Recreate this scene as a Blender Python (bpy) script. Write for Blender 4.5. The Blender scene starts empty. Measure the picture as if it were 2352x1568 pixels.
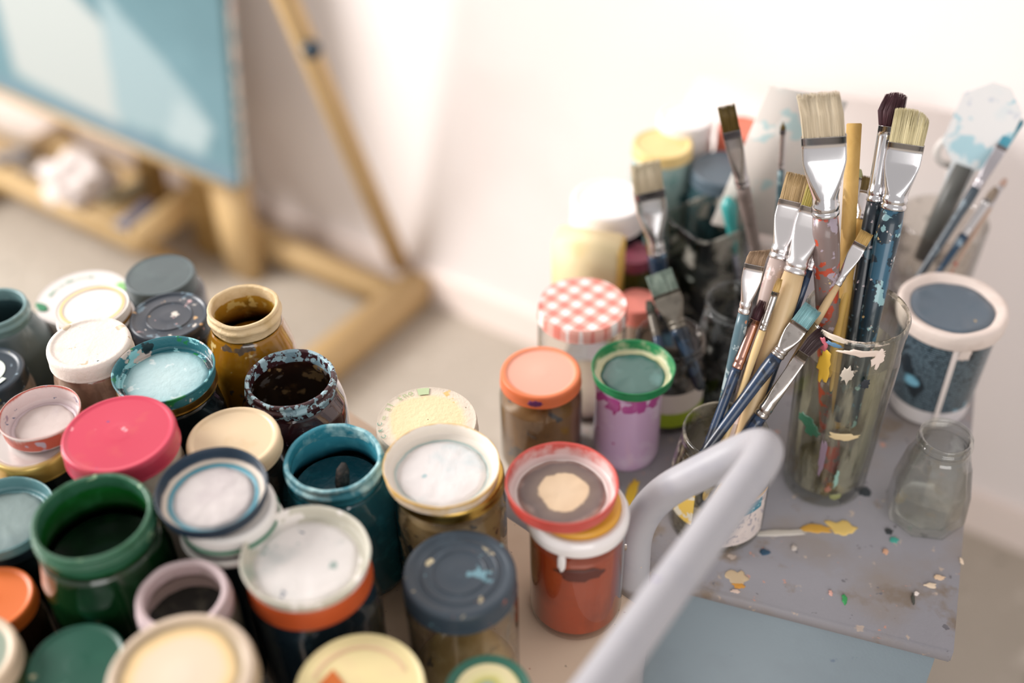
import bpy, bmesh, math, random
from mathutils import Vector, Matrix, noise

# ------------------------------------------------------------------ camera, world, light, exposure
sc = bpy.context.scene
COL = sc.collection
W, H = 2352, 1568
F, PITCH, ROLL = 2750.0, math.radians(40.0), math.radians(-1.5)
CAM = Vector((0, 0, 1.65))
TRAY_Z, TABLE_Z = 0.85, 0.80
FWD = Vector((0, math.cos(PITCH), -math.sin(PITCH)))
UP0 = Vector((0, math.sin(PITCH), math.cos(PITCH)))
RIGHT = Vector((1, 0, 0)) * math.cos(ROLL) + UP0 * math.sin(ROLL)
UPV = Vector((-1, 0, 0)) * math.sin(ROLL) + UP0 * math.cos(ROLL)
cd = bpy.data.cameras.new('camera')
cam = bpy.data.objects.new('camera', cd); COL.objects.link(cam)
cam.matrix_world = Matrix(((RIGHT.x, UPV.x, -FWD.x, CAM.x), (RIGHT.y, UPV.y, -FWD.y, CAM.y), (RIGHT.z, UPV.z, -FWD.z, CAM.z), (0, 0, 0, 1)))
cd.sensor_width = 36; cd.lens = F / W * 36
cd.clip_start = 0.02
cd.dof.use_dof = True; cd.dof.focus_distance = 1.0; cd.dof.aperture_fstop = 1.6
cd.dof.aperture_blades = 0
sc.camera = cam
w = bpy.data.worlds.new('daylight'); sc.world = w; w.use_nodes = True
w.node_tree.nodes['Background'].inputs['Color'].default_value = (1.0, 0.958, 0.945, 1)
w.node_tree.nodes['Background'].inputs['Strength'].default_value = 0.62


def area(name, loc, target, sx, sy, power, col):
    l = bpy.data.lights.new(name, 'AREA'); l.shape = 'RECTANGLE'; l.size = sx; l.size_y = sy
    l.energy = power; l.color = col
    o = bpy.data.objects.new(name, l); COL.objects.link(o)
    o.location = loc; o.rotation_euler = (Vector(target) - Vector(loc)).to_track_quat('-Z', 'Z').to_euler()
    return o


area('window_daylight', (-2.7, 1.5, 2.2), (0.1, 1.3, 0.9), 1.5, 1.3, 146, (1.0, 0.965, 0.945))
area('rear_window_daylight', (0.5, -3.0, 1.75), (0.1, 1.0, 1.2), 2.8, 1.7, 62, (1.0, 0.97, 0.95))
sc.view_settings.view_transform = 'Standard'; sc.view_settings.look = 'None'
sc.view_settings.gamma = 1.0; sc.view_settings.use_curve_mapping = False
sc.view_settings.exposure = -0.06
sc.cycles.max_bounces = 12; sc.cycles.transparent_max_bounces = 24


# ------------------------------------------------------------------ placing helpers
def ray(px, py):
    return FWD + RIGHT * ((px - W / 2) / F) - UPV * ((py - H / 2) / F)


def at(px, py, z):
    """the point at height z that the photograph shows at this place"""
    d = ray(px, py); return CAM + d * ((z - CAM.z) / d.z)


def aty(px, py, y):
    d = ray(px, py); return CAM + d * (y / d.y)


def depth(p):
    return (p - CAM).dot(FWD)


def proj(p):
    q = p - CAM; d = q.dot(FWD)
    return (W / 2 + F * q.dot(RIGHT) / d, H / 2 - F * q.dot(UPV) / d)


def size(px_len, p):
    return px_len * depth(p) / F


AZ = math.radians(-47.0)
CU = Vector((math.sin(AZ), math.cos(AZ), 0)); CV = Vector((-math.sin(AZ + math.pi / 2) * -1, math.cos(AZ + math.pi / 2), 0))
CV = Vector((math.cos(AZ), -math.sin(AZ), 0))

# ------------------------------------------------------------------ mesh helpers


def obj(name, vf, m, parent=None, smooth=True, recalc=True):
    v, f = vf
    me = bpy.data.meshes.new(name); me.from_pydata([tuple(p) for p in v], [], f)
    if recalc:
        bm = bmesh.new(); bm.from_mesh(me); bmesh.ops.recalc_face_normals(bm, faces=bm.faces); bm.to_mesh(me); bm.free()
    if smooth:
        me.polygons.foreach_set('use_smooth', [True] * len(me.polygons))
    me.materials.append(m)
    o = bpy.data.objects.new(name, me); COL.objects.link(o)
    if parent: o.parent = parent
    return o


def empty(name, loc, label, cat, group=None, rot=None):
    o = bpy.data.objects.new(name, None); COL.objects.link(o); o.location = loc
    o.empty_display_size = 0.02
    if rot: o.rotation_euler = rot
    o['label'] = label; o['category'] = cat
    if group: o['group'] = group
    return o


def tag(o, label, cat, group=None):
    o['label'] = label; o['category'] = cat
    if group: o['group'] = group
    return o


def struct(o):
    o['kind'] = 'structure'; return o


def join(*parts):
    V, Fc = [], []
    for v, f in parts:
        n = len(V); V += list(v); Fc += [tuple(i + n for i in q) for q in f]
    return V, Fc


def xf(vf, M):
    return [M @ Vector(p) for p in vf[0]], vf[1]


def rounded(pts, rad=0.0012, n=3):
    """round the corners of an (r, z, ...) profile"""
    out = [pts[0]]
    for a, b, c in zip(pts, pts[1:], pts[2:]):
        A = Vector(a[:2]); B = Vector(b[:2]); Cc = Vector(c[:2])
        l1, l2 = (A - B).length, (Cc - B).length
        if l1 < 1e-7 or l2 < 1e-7: continue
        r = min(rad, l1 * .45, l2 * .45)
        p0 = B + (A - B) / l1 * r; p1 = B + (Cc - B) / l2 * r
        for i in range(n + 1):
            t = i / n
            q = p0 * (1 - t) ** 2 + B * 2 * t * (1 - t) + p1 * t * t
            out.append((q.x, q.y) + tuple(b[2:]))
    out.append(pts[-1])
    return out


def lathe(prof, seg=56, wob=0.0, wf=60.0, seed=0.0, poly=None, squash=1.0):
    """prof: (r, z[, n]); n = super-ellipse exponent of that ring; poly = (sides, from, to) for faceted rings"""
    V, Fc, rows = [], [], []
    for q in prof:
        r, z = q[0], q[1]; n = q[2] if len(q) > 2 else 2
        if r < 1e-6:
            rows.append([len(V)]); V.append(Vector((0, 0, z))); continue
        row = []
        for i in range(seg):
            a = 2 * math.pi * i / seg; c, s = math.cos(a), math.sin(a)
            k = 1.0
            if n > 2: k = (abs(c) ** n + abs(s) ** n) ** (-1 / n)
            elif n < 0:
                m = -n; b = (a % (2 * math.pi / m)) - math.pi / m; k = math.cos(math.pi / m) / math.cos(b) * 1.04
            p = Vector((r * k * c, r * k * s * squash, z))
            if wob:
                d = noise.noise(Vector((p.x * wf + seed, p.y * wf - seed, p.z * wf + seed * 2)))
                p.x *= 1 + d * wob / r; p.y *= 1 + d * wob / r
                p.z += noise.noise(Vector((p.x * wf - seed, p.y * wf, p.z * wf + seed))) * wob * .7
            row.append(len(V)); V.append(p)
        rows.append(row)
    for a, b in zip(rows, rows[1:]):
        if len(a) == 1 and len(b) == 1: continue
        for i in range(seg):
            j = (i + 1) % seg
            if len(a) == 1: Fc.append((a[0], b[i], b[j]))
            elif len(b) == 1: Fc.append((a[i], a[j], b[0]))
            else: Fc.append((a[i], a[j], b[j], b[i]))
    return V, Fc


def box(x0, x1, y0, y1, z0, z1, bev=0.0):
    bm = bmesh.new(); bmesh.ops.create_cube(bm, size=1)
    for v in bm.verts:
        v.co = Vector((x0 + (v.co.x + .5) * (x1 - x0), y0 + (v.co.y + .5) * (y1 - y0), z0 + (v.co.z + .5) * (z1 - z0)))
    if bev: bmesh.ops.bevel(bm, geom=bm.edges, offset=bev, segments=2, affect='EDGES')
    bm.verts.ensure_lookup_table(); bm.verts.index_update()
    r = ([v.co.copy() for v in bm.verts], [tuple(v.index for v in f.verts) for f in bm.faces]); bm.free()
    return r


def tube(path, rad, seg=20, cap=True):
    V, Fc, rows = [], [], []
    up = Vector((0, 0, 1)); n = len(path); prev = None
    for i, p in enumerate(path):
        t = (path[min(i + 1, n - 1)] - path[max(i - 1, 0)]).normalized()
        if prev is None:
            x = t.orthogonal().normalized()
        else:
            x = (prev - t * prev.dot(t)).normalized()
        prev = x; y = t.cross(x)
        r = rad[i] if isinstance(rad, (list, tuple)) else rad
        rows.append(list(range(len(V), len(V) + seg)))
        for k in range(seg):
            a = 2 * math.pi * k / seg; V.append(p + (x * math.cos(a) + y * math.sin(a)) * r)
    for a, b in zip(rows, rows[1:]):
        for k in range(seg):
            j = (k + 1) % seg; Fc.append((a[k], a[j], b[j], b[k]))
    if cap:
        Fc.append(tuple(rows[0][::-1])); Fc.append(tuple(rows[-1]))
    return V, Fc


def fillet(pts, rad, n=8):
    out = [pts[0]]
    for a, b, c in zip(pts, pts[1:], pts[2:]):
        u = (a - b); v = (c - b); r = min(rad, u.length * .48, v.length * .48)
        p0 = b + u.normalized() * r; p1 = b + v.normalized() * r
        for i in range(n + 1):
            t = i / n; out.append(p0 * (1 - t) ** 2 + b * 2 * t * (1 - t) + p1 * t * t)
    out.append(pts[-1]); return out


def bar(p0, p1, wd, th, side=None, bev=0.002):
    """a square beam from p0 to p1; side = direction of its width"""
    d = p1 - p0; L = d.length; z = d.normalized()
    x = side - z * side.dot(z) if side else z.orthogonal()
    x.normalize(); y = z.cross(x)
    M = Matrix(((x.x, y.x, z.x, p0.x), (x.y, y.y, z.y, p0.y), (x.z, y.z, z.z, p0.z), (0, 0, 0, 1)))
    return xf(box(-wd / 2, wd / 2, -th / 2, th / 2, 0, L, bev), M)


def blob(rx, ry, hgt, seed, jag=.35, seg=22, lobes=2.2):
    """an irregular flat dab of dried paint around the origin"""
    V, Fc, rows = [Vector((0, 0, hgt))], [], []
    for k, (q, zz) in enumerate(((.45, hgt * .95), (.8, hgt * .75), (.97, hgt * .3), (1.0, -.0004))):
        row = []
        for i in range(seg):
            a = 2 * math.pi * i / seg
            d = 1 + jag * noise.noise(Vector((math.cos(a) * lobes + seed * 7.1, math.sin(a) * lobes, seed))) * 1.6
            row.append(len(V)); V.append(Vector((math.cos(a) * rx * q * d, math.sin(a) * ry * q * d, zz)))
        rows.append(row)
    for i in range(seg): Fc.append((0, rows[0][i], rows[0][(i + 1) % seg]))
    for a, b in zip(rows, rows[1:]):
        for i in range(seg):
            j = (i + 1) % seg; Fc.append((a[i], b[i], b[j], a[j]))
    return V, Fc


def wrap(vf, rfun, ang, z0):
    """bend a flat patch (x across, y up) onto a round wall of radius rfun(z)"""
    out = []
    for p in vf[0]:
        z = z0 + p[1]; r = rfun(z); a = ang + p[0] / r
        out.append(Vector(((r + p[2]) * math.cos(a), (r + p[2]) * math.sin(a), z)))
    return out, vf[1]


# ------------------------------------------------------------------ materials


def lin(c):
    if isinstance(c, str): c = tuple(int(c[i:i + 2], 16) for i in (0, 2, 4))
    return tuple((x / 255 / 12.92 if x / 255 <= .04045 else ((x / 255 + .055) / 1.055) ** 2.4) for x in c) + (1,)


MATS = {}
_seed = [0]


class NT:
    def __init__(s, name):
        m = bpy.data.materials.new(name); m.use_nodes = True; s.m = m; s.t = m.node_tree; s.t.nodes.clear()
        s.out = s.n('ShaderNodeOutputMaterial'); s.tc = s.n('ShaderNodeTexCoord')
        _seed[0] += 1; s.seed = _seed[0] * 3.7

    def n(s, ty, **kw):
        nd = s.t.nodes.new(ty)
        for k, v in kw.items(): setattr(nd, k, v)
        return nd

    def l(s, a, b): s.t.links.new(a, b)

    def coords(s, sc3=(1, 1, 1), off=0.0):
        mp = s.n('ShaderNodeMapping'); s.l(s.tc.outputs['Object'], mp.inputs[0])
        mp.inputs['Scale'].default_value = sc3
        mp.inputs['Location'].default_value = (s.seed + off, s.seed * .7 - off, s.seed * .3 + off)
        return mp.outputs[0]

    def noise(s, scale, detail=3.0, sc3=(1, 1, 1), off=0.0, rough=.55, dist=0.0):
        t = s.n('ShaderNodeTexNoise'); s.l(s.coords(sc3, off), t.inputs['Vector'])
        t.inputs['Scale'].default_value = scale; t.inputs['Detail'].default_value = detail
        t.inputs['Roughness'].default_value = rough; t.inputs['Distortion'].default_value = dist
        return t.outputs['Fac']

    def ramp(s, fac, stops, interp='LINEAR'):
        r = s.n('ShaderNodeValToRGB'); s.l(fac, r.inputs[0]); e = r.color_ramp.elements; r.color_ramp.interpolation = interp
        while len(e) < len(stops): e.new(0.5)
        for k, (p, c) in enumerate(stops):
            e[k].position = p; e[k].color = c if isinstance(c, tuple) and len(c) == 4 else lin(c)
        return r.outputs[0]

    def mix(s, fac, a, b):
        m = s.n('ShaderNodeMix', data_type='RGBA')
        if isinstance(fac, float): m.inputs[0].default_value = fac
        else: s.l(fac, m.inputs[0])
        for v, i in ((a, 6), (b, 7)):
            if isinstance(v, (str, tuple)): m.inputs[i].default_value = lin(v) if isinstance(v, str) or len(v) == 3 else v
            else: s.l(v, m.inputs[i])
        return m.outputs[2]

    def math(s, op, a, b=None):
        m = s.n('ShaderNodeMath', operation=op)
        for v, i in ((a, 0), (b, 1)):
            if v is None: continue
            if isinstance(v, (int, float)): m.inputs[i].default_value = v
            else: s.l(v, m.inputs[i])
        return m.outputs[0]

    def mask(s, scale, t, wd=.03, **kw):
        return s.ramp(s.noise(scale, **kw), [(t, (0, 0, 0, 1)), (min(t + wd, 1), (1, 1, 1, 1))])

    def bsdf(s, col, rough=.5, metal=0.0, bump=None, coat=0.0, **inp):
        b = s.n('ShaderNodeBsdfPrincipled')
        if isinstance(col, (str, tuple)): b.inputs['Base Color'].default_value = lin(col) if isinstance(col, str) or len(col) == 3 else col
        else: s.l(col, b.inputs['Base Color'])
        if isinstance(rough, (int, float)): b.inputs['Roughness'].default_value = rough
        else: s.l(rough, b.inputs['Roughness'])
        b.inputs['Metallic'].default_value = metal
        b.inputs['Coat Weight'].default_value = coat; b.inputs['Coat Roughness'].default_value = .08
        for k, v in inp.items(): b.inputs[k].default_value = v
        if bump:
            sc_, st = bump
            bp = s.n('ShaderNodeBump'); bp.inputs['Strength'].default_value = st; bp.inputs['Distance'].default_value = .002
            s.l(s.noise(sc_, 5.0, off=9), bp.inputs['Height']); s.l(bp.outputs[0], b.inputs['Normal'])
        return b.outputs[0]

    def done(s, sh):
        s.l(sh, s.out.inputs['Surface']); return s.m


def P(base, rough=.5, metal=0.0, two=None, spots=(), bump=None, coat=0.0, streak=None, name='painted'):
    """solid colour + soft second tone (col, scale, t) + hard spots [(col, scale, threshold)] + vertical streaks"""
    key = ('P', base, rough, metal, two, tuple(spots), bump, coat, streak)
    if key in MATS: return MATS[key]
    s = NT(name); c = lin(base)
    if two:
        c = s.mix(s.mask(two[1], two[2], .22), c, two[0])
    if streak:
        c = s.mix(s.mask(streak[1], streak[2], .15, sc3=(1, 1, .12), off=5), c, streak[0])
    for k, (col, scl, t) in enumerate(spots):
        c = s.mix(s.mask(scl, t - .03, .025, off=11 + 7 * k, detail=3.5), c, col)
    MATS[key] = s.done(s.bsdf(c, rough, metal, bump, coat)); return MATS[key]


def RAD(R, stops, rough=.5, metal=0.0, jag=.12, spots=(), bump=None, coat=0.0, scl=70, name='ringed'):
    """colour by distance from the axis, with a ragged edge: dried paint rings in a lid"""
    s = NT(name)
    sx = s.n('ShaderNodeSeparateXYZ'); s.l(s.tc.outputs['Object'], sx.inputs[0])
    r = s.math('SQRT', s.math('ADD', s.math('MULTIPLY', sx.outputs[0], sx.outputs[0]), s.math('MULTIPLY', sx.outputs[1], sx.outputs[1])))
    r = s.math('DIVIDE', r, R)
    r = s.math('ADD', r, s.math('MULTIPLY', s.math('SUBTRACT', s.noise(scl, 3.0), .5), jag))
    c = s.ramp(r, [(p, lin(q)) for p, q in stops])
    for k, (col, sc_, t) in enumerate(spots):
        c = s.mix(s.mask(sc_, t, .03, off=13 + 7 * k, detail=2.0), c, col)
    return s.done(s.bsdf(c, rough, metal, bump, coat))


def THIN(tint='F4F6F0', grime=None, gt=.55, gs=60.0, refl=1.4, vert=False, name='thin_glass', edge=.45):
    """clear glass wall of a jar, with or without dried paint on it"""
    key = ('THIN', tint, grime, gt, gs, refl, vert, edge)
    if key in MATS: return MATS[key]
    s = NT(name)
    tr = s.n('ShaderNodeBsdfTransparent'); lw = s.n('ShaderNodeLayerWeight'); lw.inputs[0].default_value = .5
    t0 = lin(tint); s.l(s.ramp(lw.outputs['Facing'], [(.55, t0), (.97, tuple(x * edge for x in t0[:3]) + (1,))]), tr.inputs[0])
    gl = s.n('ShaderNodeBsdfGlossy'); gl.inputs['Roughness'].default_value = .03
    f2 = s.math('ADD', s.math('MULTIPLY', s.math('POWER', lw.outputs['Facing'], 4.0), .8), .045)
    f2 = s.math('MINIMUM', s.math('MULTIPLY', f2, refl), .85)
    mx = s.n('ShaderNodeMixShader'); s.l(f2, mx.inputs[0]); s.l(tr.outputs[0], mx.inputs[1]); s.l(gl.outputs[0], mx.inputs[2])
    sh = mx.outputs[0]
    if grime:
        d = s.bsdf(s.mix(s.noise(gs * 1.5, 4.0, off=3), grime[0], grime[1]), .45)
        m2 = s.n('ShaderNodeMixShader')
        s.l(s.mask(gs, gt, .12, sc3=(1, 1, .15) if vert else (1, 1, 1)), m2.inputs[0]); s.l(sh, m2.inputs[1]); s.l(d, m2.inputs[2]); sh = m2.outputs[0]
    MATS[key] = s.done(sh); return MATS[key]


def GLASS(tint='F2F6F2'):
    key = ('GLASS', tint)
    if key in MATS: return MATS[key]
    s = NT('glass')
    MATS[key] = s.done(s.bsdf(lin(tint), .0, 0, None, 0, **{'Transmission Weight': 1.0, 'IOR': 1.45})); return MATS[key]


def BRISTLE(a, b, tip=None, L=.03):
    s = NT('bristle')
    c = s.mix(s.mask(520, .40, .22, sc3=(1, 1, .03)), a, b)
    if tip:
        sx = s.n('ShaderNodeSeparateXYZ'); s.l(s.tc.outputs['Object'], sx.inputs[0])
        z = s.math('ADD', s.math('DIVIDE', sx.outputs[2], L), s.math('MULTIPLY', s.math('SUBTRACT', s.noise(300), .5), .5))
        c = s.mix(s.ramp(z, [(.35, (0, 0, 0, 1)), (.8, (1, 1, 1, 1))]), c, tip)
    return s.done(s.bsdf(c, .55))


def WOOD(a, b, rough=.5, sc3=(1, 1, .06), scl=90, spots=()):
    s = NT('wood')
    c = s.mix(s.noise(scl, 4.0, sc3=sc3, dist=.4), a, b)
    for k, (col, sc_, t) in enumerate(spots):
        c = s.mix(s.mask(sc_, t, .03, off=13 + 7 * k, detail=2.0), c, col)
    return s.done(s.bsdf(c, rough))


CHROME = P('DAD9DB', .16, 1.0, name='chrome')
CHROME_D = P('BDB6B0', .22, 1.0, two=('8F8880', 120, .5), spots=(('C9B7B4', 160, .66), ('4B93A8', 120, .72)), name='dull_chrome')
GOLD = P('C9A558', .3, 1.0, two=('B08A3C', 90, .5), name='gold_tin')

# ------------------------------------------------------------------ the room
WN = Vector((0.578, 0.816, 0)); WD = Vector((-.816, .578, 0))
wp = at(1000, 690, 0.0); wp2 = at(2300, 1235, 0.0)
WD = (wp - wp2).normalized(); WN = Vector((WD.y, -WD.x, 0))
if WN.y < 0: WN = -WN
m_wall = P('F0E8E5', .75, two=('ECE3DF', 3, .5), bump=(180, .05), name='wall_plaster')


def quadprism(a, b, nrm, z0, z1, th):
    """an upright slab from a to b (its front line), of thickness th along nrm"""
    p = [a, b, b + nrm * th, a + nrm * th]
    V = [Vector((q.x, q.y, z)) for z in (z0, z1) for q in p]
    return V, [(0, 1, 2, 3), (4, 5, 6, 7), (0, 1, 5, 4), (1, 2, 6, 5), (2, 3, 7, 6), (3, 0, 4, 7)]


wa = wp + WD * 3.6; wb = wp - WD * 3.4
struct(obj('wall_back', quadprism(wa, wb, WN, 0, 2.9, .12), m_wall, smooth=False))
struct(obj('baseboard_back', quadprism(wa, wb - WD * 0, -WN, 0.0, .085, .014), P('F2E4DC', .5, name='baseboard_paint'), smooth=False))
s = NT('concrete')
c = s.mix(s.noise(3.0, 5.0), 'A89F92', 'BDB3A6')
c = s.mix(s.mask(26, .60, .1, detail=4.0), c, 'C9C0B4'); c = s.mix(s.mask(34, .66, .06, off=4), c, '7F786C')
m_floor = s.done(s.bsdf(c, .55, 0, (60, .12)))
struct(obj('floor', ([(-5, -2.5, 0), (5, -2.5, 0), (5, 6, 0), (-5, 6, 0)], [(0, 1, 2, 3)]), m_floor, smooth=False))

# ------------------------------------------------------------------ easel and painting
EZ = math.radians(-54.0); EU = Vector((math.sin(EZ), math.cos(EZ), 0)); EV = Vector((math.cos(EZ), -math.sin(EZ), 0)); ZZ = Vector((0, 0, 1))


def uv(u, v, z): return EU * u + EV * v + ZZ * z


m_wood = WOOD('BC9A66', 'D6B98A', .5, (.2, .2, .2), 40)
m_wood2 = WOOD('9A783F', 'B8935A', .5, (.2, .2, .2), 40)
es = empty('studio_easel', uv(1.9, 1.47, 0), 'tall beech wood H-frame easel standing by the white wall', 'easel')


def epart(name, vf, m, par=es):
    return obj(name, xf(vf, Matrix.Translation(-es.location)), m, par)


ff = at(985, 655, .05); fu, fv = ff.dot(EU), ff.dot(EV)
epart('foot_beam', bar(uv(fu + .02, fv, .045), uv(fu + .02, fv - .95, .045), .062, .075, EU, .006), m_wood)
epart('foot_beam', bar(uv(fu + 1.2, fv, .045), uv(fu + 1.2, fv - .95, .045), .062, .075, EU, .006), m_wood)
cr = at(880, 655, .05); cv_ = cr.dot(EV)
epart('cross_beam', bar(uv(fu + .05, cv_ - .02, .05), uv(fu + 1.17, cv_ - .02, .05), .05, .06, EV, .005), m_wood)
cc = ray(555, 430); pc = CAM + cc * ((1.38 - CAM.dot(EV)) / cc.dot(EV))   # canvas corner
cu, cz = pc.dot(EU), pc.z
mast_v = 1.47
for k, (a, th) in enumerate((((566, 540), .085), ((478, 520), .075))):
    dq = ray(*a); u = (CAM + dq * ((mast_v - CAM.dot(EV)) / dq.dot(EV))).dot(EU)
    if k == 0: epart('ledge_post', bar(uv(u, mast_v - .02, .0), uv(u, mast_v - .02, cz - .03), th, .05, EU, .004), m_wood)
    else: epart('upright', bar(uv(u, mast_v, .0), uv(u + .03, mast_v + .16, 1.75), th, .05, EU, .004), m_wood2)
epart('upright', bar(uv(1.9 + .22, mast_v, .0), uv(2.15, mast_v + .16, 1.75), .05, .05, EU, .004), m_wood2)
sb = at(922, 612, .085); su = sb.dot(EU); sv = sb.dot(EV)
d_ = ray(655, -10); t_ = su / d_.dot(EU); st = CAM + d_ * ((su - CAM.dot(EU)) / d_.dot(EU))
s2 = sb + (st - sb) * 1.75
epart('side_strut', bar(sb, s2, .034, .034, EU, .004), m_wood)
kn = sb + (st - sb) * .86
kob = epart('strut_knob', xf(lathe(rounded([(0, 0), (.016, 0), (.018, .012), (.01, .016), (0, .017)], .003), 20),
      Matrix.Translation(kn + Vector((.016, -.03, 0))) @ Matrix.Rotation(math.radians(60), 4, 'X')), P('22333F', .35, name='black_plastic'))
epart('top_bar', bar(uv(fu - .02, s2.dot(EV), s2.z), uv(fu + 1.2, s2.dot(EV), s2.z), .04, .05, EV, .004), m_wood)
# tray of the easel that carries the canvas, paints and a rag
tz = cz - .10
epart('canvas_ledge', bar(uv(cu + .05, 1.405, cz - .012), uv(cu + 1.0, 1.405, cz - .012), .022, .07, ZZ, .003), m_wood)
tb = ray(345, 560); pt = CAM + tb * ((1.30 - CAM.dot(EV)) / tb.dot(EV)); tz = pt.z; tu = pt.dot(EU)
epart('paint_tray', bar(uv(tu, 1.345, tz), uv(tu + .9, 1.345, tz), .012, .15, ZZ, .002), m_wood)
epart('tray_rail', bar(uv(tu, 1.268, tz + .012), uv(tu + .9, 1.268, tz + .012), .045, .016, ZZ, .003), m_wood)
epart('tray_end', bar(uv(tu, 1.268, tz + .03), uv(tu, 1.43, tz + .05), .016, .06, EU, .003), m_wood)
bk = ray(150, 560); pb = CAM + bk * ((1.36 - CAM.dot(EV)) / bk.dot(EV)); bu = pb.dot(EU)
epart('tray_brace', bar(uv(bu - .02, 1.33, tz), uv(bu - .05, 1.42, 0.0), .03, .03, EU, .003), m_wood)
epart('tray_brace', bar(uv(tu + .04, 1.30, tz - .01), uv(tu + .04, 1.46, tz - .22), .04, .028, EU, .003), m_wood2)

# the painting: light blue with pale planes
s = NT('oil_painting')
sx = s.n('ShaderNodeSeparateXYZ'); s.l(s.tc.outputs['Object'], sx.inputs[0])
X, Y = s.math('MULTIPLY', sx.outputs[0], -1.0), sx.outputs[2]      # x: 0 at the right edge growing left, z: 0 at the bottom


def inside(a, b, soft=.02):
    """1 where the point lies left of the edge a-b"""
    nx, ny = -(b[1] - a[1]), (b[0] - a[0]); L = math.hypot(nx, ny)
    d = s.math('ADD', s.math('MULTIPLY', X, nx / L), s.math('MULTIPLY', Y, ny / L))
    d = s.math('SUBTRACT', d, (a[0] * nx + a[1] * ny) / L)
    d = s.math('ADD', d, s.math('MULTIPLY', s.math('SUBTRACT', s.noise(18, 3.0), .5), .03))
    return s.ramp(s.math('ADD', s.math('DIVIDE', d, soft), .5), [(0, (0, 0, 0, 1)), (1, (1, 1, 1, 1))])


def area_of(poly, soft=.02):
    r = None
    for a, b in zip(poly, poly[1:] + poly[:1]):
        i = inside(a, b, soft); r = i if r is None else s.math('MULTIPLY', r, i)
    return r


c = s.mix(s.noise(5, 4.0, sc3=(1, 1, 2)), '557882', '6F919A')
c = s.mix(s.ramp(Y, [(.18, (0, 0, 0, 1)), (.42, (1, 1, 1, 1))]), c, s.mix(s.noise(7, 3.0, off=8), '44646C', '5F828A'))
c = s.mix(area_of([(.34, .035), (.36, .26), (.50, .33), (.74, .34), (.70, .06)][::-1]), c, 'A9B0AE')
c = s.mix(area_of([(.09, .05), (.06, .13), (.20, .24), (.36, .33), (.36, .05)][::-1]), c, '8CA2A7')
c = s.mix(area_of([(.10, .045), (.06, .12), (.16, .15), (.2, .05)][::-1], .03), c, '9FB0B3')
c = s.mix(area_of([(.42, .37), (.42, .62), (.52, .62), (.50, .38)][::-1], .03), c, 'C09A8E')
c = s.mix(area_of([(0, 0), (0, .035), (1.2, .035), (1.2, 0)][::-1], .012), c, s.mix(s.noise(14, 2.0, off=3), '4A7280', '7C8E9A'))
m_oil = s.done(s.bsdf(c, .5, 0, (140, .2)))
ca = empty('canvas', uv(cu, 1.38, cz), 'stretched canvas painted in light blue planes on the easel', 'painting')
lean = math.atan2(.05, .40)
ca.rotation_euler = (Matrix(((-EU.x, EV.x, 0), (-EU.y, EV.y, 0), (0, 0, 1))) @ Matrix.Rotation(-lean, 3, 'X')).to_euler()
obj('painted_face', box(-1.05, 0, -.012, .004, 0, .95, .002), m_oil, ca, smooth=False)
obj('stretcher_edge', box(-1.046, -.004, .004, .022, .004, .946, .002), P('E9E6E0', .7, spots=(('6FA3B2', 60, .58), ('D9A0A0', 70, .66)), name='canvas_cloth'), ca, smooth=False)

# things in the easel tray


def crumple(R, sq, seed, amp=.35):
    bm = bmesh.new(); bmesh.ops.create_icosphere(bm, subdivisions=4, radius=1)
    for v in bm.verts:
        n = noise.fractal(v.co * 1.7 + Vector((seed, 0, 0)), .8, 2.1, 4) * amp
        k = 1 + n
        v.co = Vector((v.co.x * R * k * 1.2, v.co.y * R * k, max(v.co.z, -.55) * R * sq * k))
    bm.verts.index_update()
    r = ([v.co.copy() for v in bm.verts], [tuple(q.index for q in f.verts) for f in bm.faces]); bm.free(); return r


def on_tray(px, py, v):
    d = ray(px, py); return CAM + d * ((v - CAM.dot(EV)) / d.dot(EV))


q = on_tray(190, 470, 1.34)
rag = tag(obj('rag', crumple(.068, .85, 3.3, .5), P('E6DBD6', .8, two=('CFC0BB', 40, .5), name='rag_cloth')), 'crumpled white rag in the wooden easel tray', 'rag')
rag.location = Vector((q.x, q.y, tz + .045))


def paint_tube(px, py, v, ang, col, cap, label):
    q = on_tray(px, py, v)
    t = empty('paint_tube', Vector((q.x, q.y, tz + .026)), label, 'paint tube', 'paint tubes in the easel tray', (0, 0, ang))
    V, Fc, rows = [], [], []
    for i in range(9):
        u = i / 8; row = []
        for k in range(16):
            a = 2 * math.pi * k / 16; row.append(len(V))
            V.append(Vector((-.05 + .1 * u, math.cos(a) * (.017 + .004 * (1 - u)), math.sin(a) * .017 * (u ** .6 * .95 + .05) + .001 * math.sin(9 * u))))
        rows.append(row)
    for a, b in zip(rows, rows[1:]):
        for k in range(16): Fc.append((a[k], a[(k + 1) % 16], b[(k + 1) % 16], b[k]))
    Fc.append(tuple(rows[0])); Fc.append(tuple(rows[-1]))
    obj('tube_body', (V, Fc), col, t)
    obj('cap', xf(lathe(rounded([(0, 0), (.009, 0), (.008, .016), (0, .016)], .002), 14), Matrix.Translation((.05, 0, 0)) @ Matrix.Rotation(math.pi / 2, 4, 'Y')), cap, t)


m_lead = P('8C8A8C', .4, .3, two=('5A5A66', 60, .5), name='tube_metal')
paint_tube(15, 340, 1.34, .3, m_lead, P('3A3226', .5), 'grey paint tube at the left end of the easel tray')
paint_tube(75, 385, 1.33, -.5, P('6F655C', .45, two=('4B4238', 50, .5)), P('2A241C', .5), 'brownish paint tube left of the white rag')
paint_tube(310, 500, 1.33, 1.0, P('5C6075', .4, two=('C9C2C6', 40, .55)), P('3C3C48', .5), 'blue grey paint tube right of the white rag')
paint_tube(285, 465, 1.38, .6, P('756A52', .45, two=('4E4634', 50, .5)), P('2A241C', .5), 'olive brown paint tube leaning behind the blue grey tube')

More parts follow.
